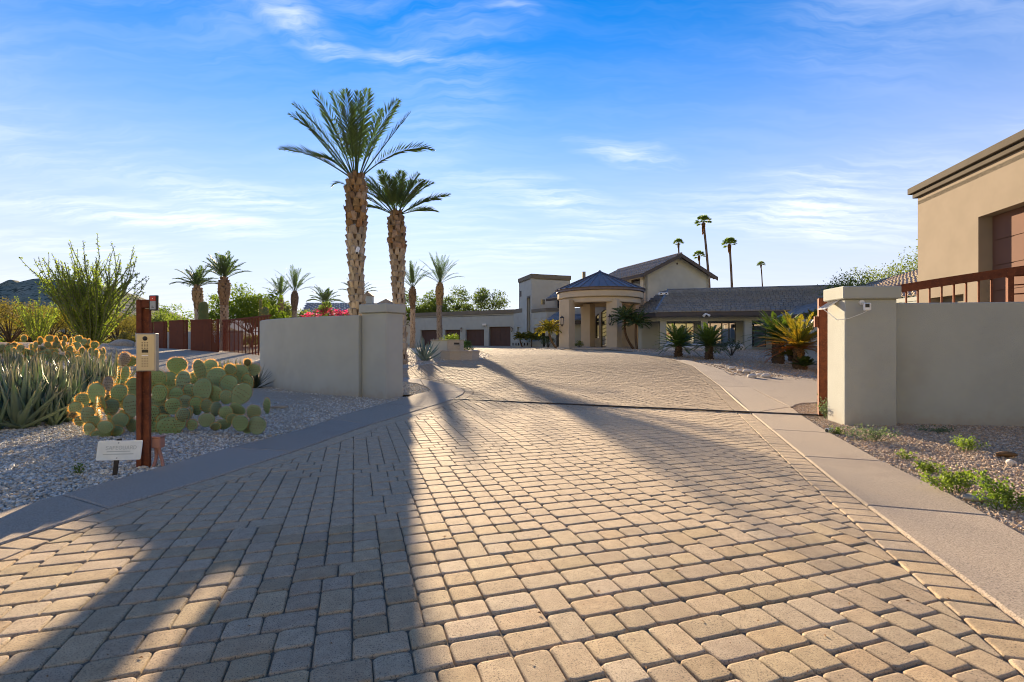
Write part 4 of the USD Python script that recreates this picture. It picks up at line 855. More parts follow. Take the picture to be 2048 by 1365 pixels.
for z0, z1, o in ((zc1 - .30, zc1 - .175, .09), (zc1 - .172, zc1 + .0, .17)):
    wallbox(rv, 'cornice', B0 - dB * o + kk * o, B1 + kk * o, .5, z0 + .002, z1, 'stucco_brown', .01)
    wallbox(rv, 'cornice', B0 - dB * o + kk * (o - .5 - .003) + dB * .0, B0 - dB * o - kk * 8, -.5, z0 + .002, z1, 'stucco_brown', .01)
wallbox(rv, 'far_end_wall', B0 - kk * 8, B0 - kk * .33, .3, .0, zc1 - .3, 'stucco_tan')
obj('roof_deck', MB().prism(Polygon([B0, B1, B1 - kk * 8, B0 - kk * 8]), zc1 - .5, zc1 - .4), 'stucco_trim', rv)
wallbox(rv, 'near_end_wall', B1, B1 - kk * 8, .3, .0, zc1 - .3, 'stucco_tan')
# brown roofed wing behind it
bwg = thing('brown_roofed_wing', 'low wing with a sunlit brown tiled roof between the pillar and the tall garage', 'house')
Q0, Q1, Q2, Q3 = P(1672, 613, 21.8), P(1865, 589, 16.2), P(1885, 527, 19.7), P(1716, 574, 28.3)
tiles(bwg, [Q0, Q1, Q2, Q3], 13, 30, 'brown_tile', bows=.05)
for dz in (0, .16): obj('wing_fascia', MB().slab([Q0 + (0, .02 + dz * .5, -.15 - dz), Q1 + (0, .02 + dz * .5, -.15 - dz), Q1 + (0, dz * .5, -.01 - dz), Q0 + (0, dz * .5, -.01 - dz)], .06), 'cap', bwg)
wallbox(bwg, 'wing_wall', Q1[:2] + (.6, .0), Q0[:2] + (.6, .0), -.25, .2, Q0[2] - .3, 'stucco')

# ------------------------------------------------------------------ fountain
fo = thing('fountain', 'low travertine wall fountain with a bowed basin at the edge of the court', 'fountain')
fa, fb = P(862, 0, 22.6)[:2], P(920, 0, 22.0)[:2]
f0z = float(gz(0, 21)) - .1
wallbox(fo, 'back_wall', fa, fa + (fb - fa) * .56, .35, f0z, 1.26, 'stucco'); wallbox(fo, 'spout_wall', fa + (fb - fa) * .562, fb, .35, f0z, 1.265, 'travertine'); wallbox(fo, 'coping', fa + (-.03, -.04), fb + (.03, -.04), .43, 1.268, 1.31, 'travertine')
bas = [P(881, 0, 21.3)[:2], P(900, 0, 20.9)[:2], P(922, 0, 20.7)[:2], P(944, 0, 20.85)[:2], P(958, 0, 21.2)[:2]]
bp = Polygon(list(bas) + [tuple(fb + (.75, .1)), tuple(fa + (fb - fa) * .45)])
obj('basin', MB().prism(bp.difference(bp.buffer(-.16)), f0z, .80), 'travertine', fo); obj('basin_coping', MB().prism(bp.buffer(.03).difference(bp.buffer(-.2)), .802, .85), 'travertine', fo); obj('basin_floor', MB().prism(bp.buffer(-.15), f0z, .6), 'stucco_trim', fo)
q = P(914, 688, 21.9); obj('spout', MB().box(q + (-.12, -.1, -.03), q + (.10, .05, .05), .01), 'dark_metal', fo)
pw = thing('planter_wall', 'low planter wall with small uplights before the garage side door', 'wall'); wallbox(pw, 'wall_body', P(1025, 0, 48.6)[:2], P(1083, 0, 46.8)[:2], .3, .5, 1.35, 'stucco')
for px in (1026, 1032, 1037, 1043, 1049, 1055): c = P(px, 689, 48.4 - (px - 1025) * .031); obj('wall_light', MB().box(c + (-.05, -.06, -.12), c + (.05, .0, .14), .01), 'dark_metal', pw)
# neighbour's house beyond the left wall
nb = thing('neighbour_house', 'distant grey roofed house with a small chimney beyond the curved wall', 'house')
n0, n1, n2, n3 = P(600, 628, 78), P(815, 622, 80), P(800, 606, 86), P(612, 606, 84)
obj('wall', MB().box((n0[0] + .5, 79, .5), (n1[0], 86, n0[2] - .1), .02), 'stucco_far', nb); tiles(nb, [n0, n1, n2, n3], 9, 20, 'slate_tile', th=.08)
c = P(726, 608, 84); obj('chimney', MB().box(c, c + (1.5, 1.2, 1.3), .03), 'stucco_far', nb); obj('chimney_roof', MB().prism(Polygon([(-.2, 0), (1.7, 0), (.75, .75)]), -1.3, .1, vframe(c + (0, 0, 1.3), 0)), 'brown_tile', nb)
c = P(754, 607, 84); obj('gable_roof', MB().prism(Polygon([(0, 0), (3.0, 0), (1.5, .75)]), -4, 0, vframe(c, 0)), 'brown_tile', nb)
# ------------------------------------------------------------------ plant materials
M('frond', (.055, .092, .032), (.08, .122, .04), scale=2.0, rough=.5, trans=(.30, (1.0, 1.25, .45)), spec=.35)
M('frond_grey', (.075, .115, .05), (.10, .145, .06), scale=2.0, rough=.5, trans=(.35, (1.0, 1.2, .5)), spec=.35)
M('fan_leaf', (.20, .27, .06), (.15, .22, .05), scale=2.0, rough=.5, trans=(.5, (1.1, 1.2, .45)), spec=.3)
M('boot', (.40, .335, .255), (.28, .225, .165), scale=6, rough=.95, bump=.7, bscale=45, bdist=.01, island=.25, spec=.1, aniso=(1, 1, .4))
M('boot_fresh', (.30, .205, .125), (.18, .12, .075), scale=7, rough=.95, bump=.7, bscale=45, bdist=.01, island=.3, spec=.1)
M('palm_core', (.13, .095, .065), (.085, .06, .045), scale=10, rough=1.0, spec=.05)
M('grey_trunk', (.15, .115, .085), (.10, .078, .06), scale=3, rough=.95, bump=.6, bscale=18, bdist=.02, aniso=(1, 1, 6), spec=.1)
M('dry_skirt', (.26, .15, .07), (.16, .09, .045), scale=5, rough=.95, spec=.1, trans=(.25, (1, .8, .5)))
M('sago', (.06, .105, .03), (.10, .15, .035), scale=3, rough=.45, trans=(.4, (1.15, 1.2, .4)), spec=.4)
M('sago_tinged', (.22, .20, .03), (.14, .18, .035), scale=2.2, rough=.45, trans=(.5, (1.2, .95, .35)), spec=.4, tone=(.36, .13, .025))
M('sago_trunk', (.13, .085, .05), (.07, .05, .035), scale=12, rough=1.0, bump=.8, bscale=30, bdist=.02, spec=.05, island=.25)
M('pear', (.26, .35, .19), (.205, .30, .145), scale=7, rough=.6, bump=.2, bscale=60, bdist=.004, spec=.3, island=.16, trans=(.10, (.9, 1.1, .4)), stain=(5, .66, (.19, .20, .07)))
M('pear_spine', (.72, .42, .11), (.78, .52, .18), scale=20, rough=.4, trans=(.55, (1.0, .82, .5)), spec=.4)
M('areole', (.05, .028, .016), rough=.9)
M('dead_pad', (.42, .36, .28), (.30, .25, .19), scale=12, rough=.95)
M('aloe', (.28, .36, .235), (.22, .30, .185), scale=4, rough=.5, spec=.4, island=.14, trans=(.32, (1.0, 1.15, .6)), tone=(.52, .42, .34))
M('agave', (.20, .27, .25), (.16, .23, .21), scale=4, rough=.6, spec=.3, island=.1, trans=(.08, (1, 1, .8)))
M('yucca', (.04, .055, .03), (.07, .09, .045), scale=8, rough=.6, spec=.3, trans=(.2, (1, 1.1, .5)), island=.2)
M('ocotillo', (.17, .20, .075), (.12, .13, .06), scale=9, rough=.9, spec=.15, bump=.6, bscale=40, bdist=.01)
M('ocotillo_leaf', (.24, .30, .065), (.18, .25, .055), scale=4, rough=.7, trans=(.5, (1.1, 1.15, .4)), spec=.2)
M('creosote', (.20, .185, .05), (.145, .15, .045), scale=1.2, rough=.8, trans=(.5, (1.15, 1.0, .4)), spec=.15, island=.25)
M('palo', (.15, .20, .055), (.105, .155, .045), scale=.8, rough=.7, trans=(.5, (1.1, 1.1, .4)), spec=.15, island=.22)
M('tree_leaf', (.13, .175, .05), (.09, .13, .04), scale=.8, rough=.7, trans=(.42, (1.05, 1.15, .42)), spec=.2, island=.25)
M('bark', (.10, .075, .05), (.06, .048, .035), scale=8, rough=1.0, spec=.05)
M('hedge', (.05, .10, .03), (.085, .14, .035), scale=6, rough=.5, trans=(.4, (1.1, 1.2, .4)), spec=.35, island=.2)
M('weed', (.15, .205, .06), (.115, .165, .05), scale=9, rough=.6, trans=(.45, (1.1, 1.15, .4)), spec=.25, island=.2)
M('weed_grey', (.12, .17, .10), (.15, .19, .12), scale=9, rough=.7, trans=(.3, (1, 1.1, .6)), spec=.2, island=.2)
M('flower', (.55, .035, .13), (.62, .06, .20), scale=9, rough=.6, trans=(.5, (1.0, .6, .7)), spec=.2, island=.25)
M('saguaro', (.16, .21, .10), (.12, .17, .08), scale=5, rough=.8, spec=.15)
M('limestone', (.62, .57, .50), (.48, .43, .37), scale=14, rough=.9, bump=.5, bscale=40, bdist=.01)
M('hill_near', (.20, .16, .105), (.13, .12, .06), scale=.09, rough=1.0, spec=.05, speck=(.45, .54, (.07, .085, .035)), bump=.8, bscale=.25, bdist=2.0)
M('hill_far', (.22, .215, .16), (.15, .165, .12), scale=.02, rough=1.0, spec=.02, speck=(.09, .54, (.05, .06, .045)), bump=1.0, bscale=.05, bdist=9.0)

def unit(v): v = np.asarray(v, float); return v / (np.linalg.norm(v, axis=-1, keepdims=True) + 1e-12)
def sph(az, el): return np.array([math.cos(el) * math.cos(az), math.cos(el) * math.sin(az), math.sin(el)])

def frond(mb, base, az, el, L, droop, n, leaf, width=.03, vee=.75, start=.18, rg=RNG, rach=.016, twist=0.0, sweep=.85, stiff=.12):
    "a feather leaf: an arching rachis with two ranks of leaflets"
    K = 14; s = np.linspace(0, 1, K); e = el - droop * s ** 1.6; hd = np.array([math.cos(az), math.sin(az), 0]); sd = np.array([-math.sin(az), math.cos(az), 0])
    d = np.cos(e)[:, None] * hd + np.sin(e)[:, None] * np.array([0, 0, 1.0]) + twist * s[:, None] * sd; d = unit(d)
    pts = np.asarray(base) + np.vstack([[0, 0, 0], np.cumsum((d[1:] + d[:-1]) / 2 * (L / (K - 1)), 0)])
    mb.tube(pts, np.linspace(rach, rach * .2, K), 4, caps=False)
    q = start + (1 - start) * (np.arange(n) + .5) / n
    ip = np.stack([np.interp(q, s, pts[:, k]) for k in range(3)], 1); idr = unit(np.stack([np.interp(q, s, d[:, k]) for k in range(3)], 1))
    side = unit(np.cross(idr, np.array([0, 0, 1.0]) + .001)); up = np.cross(side, idr)
    prof = np.sin(np.pi * np.clip((q - start) / (1 - start) * .86 + .12, 0, 1)) ** .6
    V, Fc = [], []; c = 0
    for sg_ in (-1, 1):
        j = rg.normal(0, .11, (n, 3)); dirn = unit(idr * (sweep + .25 * q[:, None]) + sg_ * side * (1.0 - .25 * q[:, None]) + up * (vee - .35 * q[:, None]) + j)
        ln = (leaf * prof * rg.uniform(.8, 1.12, n))[:, None]; wv = unit(np.cross(dirn, up + .3 * side * sg_)); w = width * .5
        tip = ip + dirn * ln - np.array([0, 0, 1.0]) * ln * stiff; m_ = ip + dirn * ln * .42
        V.append(np.stack([ip, m_ - wv * w, tip, m_ + wv * w], 1).reshape(-1, 3)); k = np.arange(n)[:, None] * 4 + c; Fc.append(np.hstack([k, k + 1, k + 2])); Fc.append(np.hstack([k, k + 2, k + 3])); c += 4 * n
    return mb.add(np.vstack(V), np.vstack(Fc))

def trunk_line(base, top, lean=0.0, K=12):
    base, top = np.asarray(base, float), np.asarray(top, float); s = np.linspace(0, 1, K)[:, None]
    return base + (top - base) * s + np.array([lean, 0, 0]) * np.sin(np.pi * s)
def boots(line, r_of, spacing, per, fresh_from=.8, size=1.0, rg=RNG):
    "cut leaf bases set round a trunk in spirals: yields (mesh, is_fresh)"
    L = np.linalg.norm(np.diff(line, axis=0), axis=1).sum(); nrow = int(L / spacing)
    for r in range(nrow):
        s = (r + .5) / nrow; c = np.array([np.interp(s, np.linspace(0, 1, len(line)), line[:, k]) for k in range(3)]); R = r_of(s)
        for k in range(per):
            a = 2 * math.pi * (k + .5 * (r % 2) + rg.uniform(-.28, .28)) / per; out = np.array([math.cos(a), math.sin(a), 0]); tg = np.array([-math.sin(a), math.cos(a), 0]); up = np.array([0, 0, 1.0])
            w = math.pi * R / per * 1.08 * rg.uniform(.85, 1.1); h = spacing * 1.25 * rg.uniform(.75, 1.35); o = .058 * size * rg.uniform(.45, 1.75); b = c + out * R * .86
            v = [b - tg * w - up * h * .35, b + tg * w - up * h * .35, b + tg * w * .62 + out * o + up * h * .45, b - tg * w * .62 + out * o + up * h * .45, b + tg * w * .55 + out * o * .2 + up * h * .62, b - tg * w * .55 + out * o * .2 + up * h * .62, b + out * o * .55 - up * h * .2 - tg * w * .15]
            yield MB().add(v, [[0, 6, 3], [0, 1, 6], [1, 2, 6], [6, 2, 3], [3, 2, 4], [3, 4, 5], [1, 4, 2], [0, 3, 5]]), s > fresh_from

def big_palm(label, base, top, rb, rt, nrow_sp, per, fronds, seed, group='date palms'):
    rg = np.random.default_rng(seed); t = thing('date_palm', label, 'palm tree', group); line = trunk_line(base, top)
    def rad(s): return float(np.interp(s, [0, .08, .55, .72, .78, .93, 1.0], [rb * 1.15, rb, rb * .96, rt * .95, rt * 1.12, rt * 1.05, rt * .6]))
    obj('trunk', MB().tube(line, [rad(s) * .86 for s in np.linspace(0, 1, 12)], 12), 'palm_core', t)
    for m_, fr in boots(line, rad, nrow_sp, per, .74, 1.15, rg): obj('leaf_base', m_, 'boot_fresh' if fr else 'boot', t)
    for k in range(26):
        a, z = rg.uniform(0, 6.28), rg.uniform(.78, .97); c = line[0] + (line[-1] - line[0]) * z; R = rad(z); o = np.array([math.cos(a), math.sin(a), 0])
        obj('fibre_tuft', MB().tube([c + o * R * .85, c + o * (R * 1.12) + (0, 0, .10), c + o * (R * 1.22) + (0, 0, .02 + .2 * rg.random())], [.03, .024, .006], 4), 'boot_fresh', t)
    for (az, el, L, dr, tw) in fronds:
        obj('frond', frond(MB(), np.asarray(top) + np.array([math.cos(az), math.sin(az), 0]) * rt * .35 - (0, 0, .12), az, el, L, dr, 44, .52, .034, .55, .24, rg, .022, tw), 'frond', t)
    return t
R0 = np.random.default_rng(5); rad_ = math.radians
fl1 = []
for az, el, L, dr in [(172, 38, 2.75, -.05), (178, 25, 2.45, .55), (150, 62, 2.75, .12), (100, 80, 2.55, .1), (62, 70, 2.75, .12), (20, 47, 2.65, .05), (-5, 30, 2.45, .95), (-30, 50, 2.5, .5), (200, 50, 2.5, .45), (-90, 66, 2.3, .35), (-60, 58, 2.4, .4), (-125, 58, 2.4, .4), (-150, 44, 2.3, .55),
                      (-75, 76, 2.3, .1), (110, 66, 2.5, .3), (-110, 74, 2.3, .2), (10, 68, 2.5, .2), (150, 32, 2.2, .6)]:
    fl1.append((rad_(az), rad_(el + (10 if el < 60 else 0)), L * .97, dr, R0.normal(0, .06)))
p1b, p1t = onground(P(714, 0, 14.2)[0], 14.2, -.1), P(712, 350, 14.2)
BP1 = big_palm('tallest date palm with a thick boot covered trunk, behind the curved wall', p1b, p1t, .20, .255, .19, 9, fl1, 31)
MBp = MB(); frond(MBp, P(694, 372, 13.9), math.radians(200), .5, .42, 1.6, 14, .25, .022, .3, .1, R0, .01); obj('side_sprout', MBp, 'frond', BP1)
fl2 = []
for az, el, L, dr in [(175, 36, 1.9, .35), (2, 30, 2.1, .35), (150, 55, 1.9, .4), (95, 76, 1.75, .2), (30, 58, 1.9, .35), (60, 68, 1.8, .3), (-10, 52, 1.8, .5), (200, 46, 1.8, .6), (-40, 48, 1.8, .6), (-90, 50, 1.7, .6), (-130, 46, 1.75, .6), (125, 44, 1.8, .5), (170, 64, 1.75, .3), (-70, 68, 1.6, .4), (20, 38, 1.8, .6), (-155, 60, 1.7, .4), (75, 50, 1.8, .4), (-110, 62, 1.65, .4), (110, 60, 1.8, .3), (-25, 66, 1.7, .3), (155, 28, 1.75, .6), (-5, 14, 1.5, .5)]:
    fl2.append((rad_(az), rad_(el), L, dr, R0.normal(0, .08)))
p2b, p2t = onground(P(802, 0, 19.0)[0], 19.0, -.1), P(792, 424, 19.0)
big_palm('second tall date palm with swollen fibrous trunk top, foot just right of the left pillar', p2b, p2t, .225, .285, .205, 9, fl2, 32)
pc_ = thing('security_camera', 'white dome camera strapped to the thick trunk of the tallest palm', 'camera'); c = P(715, 503, 13.86)
obj('body', MB().tube([c + (0, 0, .09), c + (0, -.01, .0), c + (.01, -.05, -.05)], [.035, .05, .045], 10), 'white', pc_); obj('lens', MB().tube([c + (.005, -.055, -.055), c + (.012, -.10, -.075)], [.03, .022], 8), 'black', pc_); obj('mount', MB().box(c + (-.03, .0, .05), c + (.03, .15, .13), .01), 'white', pc_)

def young_palm(seed, h=4.0, nf=26, L=1.7, spread=1.0, r=.17, upright=0.0):
    "a young date palm at the origin, its trunk h tall (built under the name of its first place)"
    rg = np.random.default_rng(seed); line = trunk_line((0, 0, -.2), (0, 0, h), rg.normal(0, .05))
    def rad(s): return float(np.interp(s, [0, .1, .6, .70, .84, .95, 1.0], [r * 1.1, r * .95, r * .85, r * .95, r * 1.45, r * 1.25, r * .5]))
    def fill(t):
        obj('trunk', MB().tube(line, [rad(s) * .9 for s in np.linspace(0, 1, 12)], 9), 'palm_core', t)
        a, b = MB(), MB()
        for m_, fr in boots(line, rad, .15, 8, .66, .8, rg): (b if fr else a).add(*m_.arrays())
        obj('leaf_bases', a, 'boot', t, kind='stuff'); obj('upper_leaf_bases', b, 'boot_fresh', t, kind='stuff')
        for k in range(nf):
            q = (k + .5) / nf; az = k * 2.39996 + rg.normal(0, .15); el = math.radians(28 + upright + 54 * q + rg.normal(0, 5))
            obj('frond', frond(MB(), (0, 0, h - .1), az, el, L * rg.uniform(.85, 1.1), (.75 - .5 * q) * spread, 24, .36, .045, .5, .2, rg, .02, rg.normal(0, .08)), 'frond_grey', t)
    return fill
def at(px, Y, dz=0.0): x = (px - CX) / F * Y; return onground(x, Y, dz)
YP = 'young date palms along the drive and garden'
yt = []
def first_young(label, seed, loc, h, **k):
    t = thing('young_date_palm', label, 'palm tree', YP, loc); young_palm(seed, h, **k)(t); return t
pos = at(880, 43); y1 = first_young('slim date palm with upright feathery crown behind the fountain', 41, pos, P(0, 566, 43)[2] - pos[2], nf=22, L=2.65, upright=10, r=.26)
pos = at(825, 41); y2 = first_young('slim date palm between the second tall palm and the fountain palm', 42, pos, P(0, 575, 41)[2] - pos[2], nf=18, L=2.25, upright=14, r=.22)
pos = at(448, 27.0); y3 = first_young('date palm with the widest spiky crown above the rust fence panels', 43, pos, P(0, 556, 27)[2] - pos[2], nf=22, L=1.55, upright=6, r=.22)
pos = at(394, 29.0); y4 = first_young('date palm with drooping crown leaning beside the saguaro', 44, pos, P(0, 572, 29)[2] - pos[2], nf=22, L=1.4, spread=1.5, r=.20)
for px, Y, ytop, src, hh, lb, rz in [(590, 50, 583, y1, None, 'far date palm, taller of the pair above the curved wall', 40), (561, 50, 594, y2, None, 'far date palm, smaller of the pair above the curved wall', 100), (650, 36, 606, y4, None, 'far date palm rising from the pink bougainvillea', 200), (716, 38, 590, y3, None, 'far date palm mostly hidden behind the tallest palm trunk', 20)]:
    pos = at(px, Y); h0 = {y1: P(0, 566, 43)[2] - at(880, 43)[2], y2: P(0, 575, 41)[2] - at(825, 41)[2], y3: P(0, 556, 27)[2] - at(448, 27)[2], y4: P(0, 572, 29)[2] - at(394, 29)[2]}[src]
    want = P(0, ytop, Y)[2]; sc = 1.0; copy('young_date_palm', src, lb, YP, (pos[0], pos[1], want - h0), rz, sc, 'palm tree')

# fan palms far behind the house
def fan_palm(label, px_b, px_t, py_t, Y, size, seed, skirt=.9):
    rg = np.random.default_rng(seed); t = thing('fan_palm', label, 'palm tree', 'fan palms behind the house'); top = P(px_t, py_t, Y); base = np.array([(px_b - CX) / F * Y, Y, .5])
    line = trunk_line(base, top, .25 * size * np.sign(px_b - px_t)); obj('trunk', MB().tube(line, np.linspace(.26, .19, 12) * size, 8), 'grey_trunk', t)
    sk = MB()
    for k in range(90):
        a = rg.uniform(0, 6.28); z = rg.uniform(.25, 1.9) * skirt * size; o = np.array([math.cos(a), math.sin(a), 0]); r_ = .27 * size * (1.15 - .3 * z / (1.9 * skirt * size)); c = top - (0, 0, z)
        w = np.array([-math.sin(a), math.cos(a), 0]) * .11 * size; sk.add([c + o * .15 * size + (0, 0, .3 * size), c + o * r_ - w, c + o * r_ * .85 - (0, 0, .35 * size), c + o * r_ + w], [[0, 1, 2], [0, 2, 3]])
    obj('skirt', sk, 'dry_skirt', t); cr_ = MB()
    for k in range(20):
        q = k / 20; az = k * 2.4 + rg.normal(0, .2); el = math.radians(82 - 88 * q + rg.normal(0, 6)); d = sph(az, el); pe = top + d * .75 * size; cr_.tube([top, top + d * .4 * size, pe - (0, 0, .05)], .02 * size, 3, caps=False)
        sd = unit(np.cross(d, (0, 0, 1.0))); up = np.cross(sd, d)
        for j in range(11):
            b = math.radians(-75 + 15 * j); dd = d * math.cos(b) + sd * math.sin(b) + up * .12; tip = pe + dd * size * rg.uniform(.75, .95) - np.array([0, 0, 1]) * size * .32 * rg.uniform(.4, 1.3); m_ = pe + dd * size * .5; w = unit(np.cross(dd, up)) * .055 * size
            cr_.add([pe, m_ - w, tip, m_ + w], [[0, 1, 2], [0, 2, 3]])
    obj('crown', cr_, 'fan_leaf', t)
fan_palm('tallest fan palm, with a leaning bare trunk right of the gable', 1424, 1407, 445, 62, .72, 51, 1.0)
fan_palm('second tallest fan palm standing straight behind the long wing roof', 1464, 1459, 489, 70, .78, 52, .7)
fan_palm('small slim fan palm farthest right behind the long wing roof', 1529, 1522, 530, 90, .52, 53, .5)
fan_palm('fan palm showing just above the peak of the gable', 1358, 1357, 487, 85, .66, 54, .6)
fan_palm('fan palm half hidden behind the right slope of the gable', 1400, 1398, 512, 85, .72, 55, .5)

# ------------------------------------------------------------------ leaves in clumps, trees, shrubs
def leaves(mb, centres, radii, n, size, rg, squash=.75, hollow=.35, drop=0.0):
    centres, radii = np.asarray(centres, float), np.asarray(radii, float); w = radii ** 2; k = rg.choice(len(centres), n, p=w / w.sum())
    d = unit(rg.normal(size=(n, 3))); r_ = radii[k] * (hollow + (1 - hollow) * rg.random(n) ** .5) * (1 + .25 * rg.normal(size=n) * .6)
    p = centres[k] + d * r_[:, None] * (1, 1, squash); a = unit(rg.normal(size=(n, 3)) + d * .4); b = unit(np.cross(a, rg.normal(size=(n, 3)))); s = size * rg.uniform(.6, 1.3, (n, 1))
    V = np.stack([p - a * s, p + b * s * .45, p + a * s - (0, 0, drop), p - b * s * .45], 1).reshape(-1, 3); q = np.arange(n)[:, None] * 4
    return mb.add(V, np.vstack([np.hstack([q, q + 1, q + 2]), np.hstack([q, q + 2, q + 3])]))
def tree(name, label, cat, base, h, w, nclump, n, size, mat, seed, group=None, squash=.7, low=.3, hollow=.25, vase=False):
    rg = np.random.default_rng(seed); t = thing(name, label, cat, group, base); mb = MB(); C, Rr = [], []
    obj('trunk', MB().tube([(0, 0, -.3), (.05 * w, 0, h * .18), (0, 0, h * low * 1.1)], [.045 * h * .5, .035 * h * .5, .028 * h * .5], 7), 'bark', t)
    lm = MB()
    for k in range(nclump):
        a = k * 2.4 + rg.normal(0, .3); q = math.sqrt((k + .5) / nclump); rr = w * .5 * q * rg.uniform(.8, 1.05); z = h * (low + (1 - low) * (rg.uniform(.25, 1.0) * math.sqrt(max(0, 1 - (q * .85) ** 2)) if not vase else rg.uniform(.2, .95)))
        c = np.array([math.cos(a) * rr, math.sin(a) * rr, z]); C.append(c); Rr.append(w * rg.uniform(.10, .19)); (lm.tube([(0, 0, h * low * .8), c * (.4, .4, .6) + (0, 0, h * low * .35), c], [.009 * h, .006 * h, .002 * h], 5, caps=False) if k % 3 == 0 else None)
    obj('limbs', lm, 'bark', t); obj('crown', leaves(MB(), C, Rr, n, size, rg, squash, hollow), mat, t)
    return t
DT = 'green trees beyond the fences and the garage'
tree('palo_verde', 'bright green airy tree behind the rust fence, between the two palms', 'tree', at(500, 48), 5.5, 7.2, 34, 8000, .14, 'palo', 61, DT)
tree('palo_verde', 'bright yellow green tree spreading behind the taller far palms left of the bougainvillea', 'tree', at(560, 60), 5.4, 7.6, 28, 6500, .15, 'palo', 62, DT)
tree('palo_verde', 'pale feathery tree behind the card reader, left of the leaning palm', 'tree', at(345, 60), 5.0, 6.0, 24, 3000, .13, 'palo', 63, DT, hollow=.1)
tree('palo_verde', 'soft green low tree behind the narrow rust fence panels', 'tree', at(300, 52), 3.4, 5.0, 20, 2600, .13, 'palo', 64, DT)
tree('shade_tree', 'dense green tree behind the two slim palms, left end of the garage', 'tree', at(838, 76), 8.0, 9.5, 36, 8500, .17, 'tree_leaf', 65, DT)
tree('shade_tree', 'green tree behind the garage just right of the fountain palm', 'tree', at(893, 80), 8.0, 7.5, 28, 5600, .17, 'tree_leaf', 66, DT)
tree('shade_tree', 'grey green wispy topped tree behind the middle of the garage roof', 'tree', at(958, 74), 8.2, 7.6, 32, 5600, .16, 'tree_leaf', 67, DT, hollow=.1, vase=True)
tree('shade_tree', 'small tree top just left of the stair tower above the garage roof', 'tree', at(1018, 90), 5.2, 3.0, 10, 700, .15, 'tree_leaf', 68, DT)
tree('mesquite_tree', 'feathery green tree above the brown roof beside the tall garage', 'tree', np.array([P(1835, 0, 27)[0], 27, .6]), 5.3, 8.4, 44, 24000, .06, 'palo', 69, None, hollow=.15)
tree('mesquite_tree', 'low wide green tree behind the left fan palm roofs', 'tree', np.array([P(1255, 0, 75)[0], 75, .6]), 5.0, 6, 14, 1500, .16, 'tree_leaf', 70) if False else None

def shrub(label, base, h, w, n, size, mat, seed, group, name='desert_shrub', cat='shrub', stems=14):
    rg = np.random.default_rng(seed); t = thing(name, label, cat, group, base); sm = MB(); C, Rr = [], []
    for k in range(stems):
        a = k * 2.4; el = math.radians(rg.uniform(25, 85)); d = sph(a, el) * (w / 2, w / 2, h * .8); C.append(d); Rr.append(w * rg.uniform(.14, .22)); sm.tube([(0, 0, -.05), d * .5 + (0, 0, .05 * h), d * 1.02], [.02 * h, .013 * h, .005 * h], 4, caps=False)
    obj('stems', sm, 'bark', t); obj('foliage', leaves(MB(), C, Rr, n, size, rg, .9, .15), mat, t); return t
DS = 'yellow green desert shrubs beyond the ocotillos'
s1 = shrub('big golden green desert shrub at the left edge of the picture', at(20, 31), 2.6, 4.6, 5200, .055, 'creosote', 71, DS)
s2 = shrub('golden desert shrub just behind the small ocotillo', at(95, 38), 2.7, 4.8, 4600, .06, 'creosote', 72, DS)
s3 = shrub('golden desert shrub seen through the stems of the big ocotillo', at(160, 42), 2.8, 5.4, 4600, .065, 'creosote', 73, DS)
for px, Y, src, sc, rz, lb in [(235, 44, s1, 1.05, 70, 'desert shrub right of the big ocotillo stems, left of the rust post'), (262, 60, s2, 1.1, 200, 'desert shrub close left of the rust post top'), (-30, 40, s3, 1.1, 90, 'desert shrub running off the left edge'), (60, 55, s1, 1.0, 160, 'farther desert shrub below the far hills at the left'), (130, 62, s2, 1.1, 20, 'farther desert shrub left of the ocotillo crown base'), (200, 66, s3, 1.1, 140, 'farther desert shrub behind the right stems of the big ocotillo'), (325, 62, s1, 1.0, 250, 'desert shrub behind the post arm and card reader'), (410, 66, s2, 1.0, 10, 'desert shrub low behind the leaning palm trunk'), (-90, 34, s2, 1.0, 30, 'desert shrub just outside the left edge')]:
    copy('desert_shrub', src, lb, DS, at(px, Y), rz, sc, 'shrub')
shrub('small bright yellow brittlebush left of the rust post on the gravel', at(251, 33, -.05), .95, 1.5, 1500, .035, 'creosote', 75, None, 'small_shrub')
# far scrub: one mass
sc_ = '/World/desert_scrub'; _tag(UsdGeom.Xform.Define(stage, sc_).GetPrim(), kind='stuff')
rg = np.random.default_rng(77); N_ = 900; Yd = 65 * np.exp(rg.random(N_) * 1.9); ax_ = rg.uniform(-1.35, 1.2, N_); keep = ~((ax_ > -.26) & (Yd < 110)); Yd, ax_ = Yd[keep], ax_[keep]; Xd = ax_ * Yd
pim = UsdGeom.PointInstancer.Define(stage, sc_ + '/bushes'); pr = []
for k in range(3):
    C = [sph(j * 2.4, .3 + .9 * ((j * .37) % 1)) * (1.0, 1.0, .7) for j in range(9)]; mm = usdkit.mesh(stage, f'{sc_}/bushes/bush_{k:03d}', leaves(MB(), C, [.55] * 9, 700, .13, np.random.default_rng(80 + k), .8, .1).arrays(), MAT['creosote' if k < 2 else 'palo'], False); pr.append(mm.GetPath())
pim.CreatePrototypesRel().SetTargets(pr); pim.CreatePositionsAttr(Vt.Vec3fArray.FromNumpy(np.c_[Xd, Yd, gz(Xd, Yd) - .1].astype(np.float32))); pim.CreateProtoIndicesAttr(Vt.IntArray.FromNumpy(rg.integers(0, 3, len(Xd)).astype(np.int32)))
sz = rg.uniform(.7, 1.6, len(Xd)); pim.CreateScalesAttr(Vt.Vec3fArray.FromNumpy(np.c_[sz * 1.2, sz * 1.2, sz].astype(np.float32)))

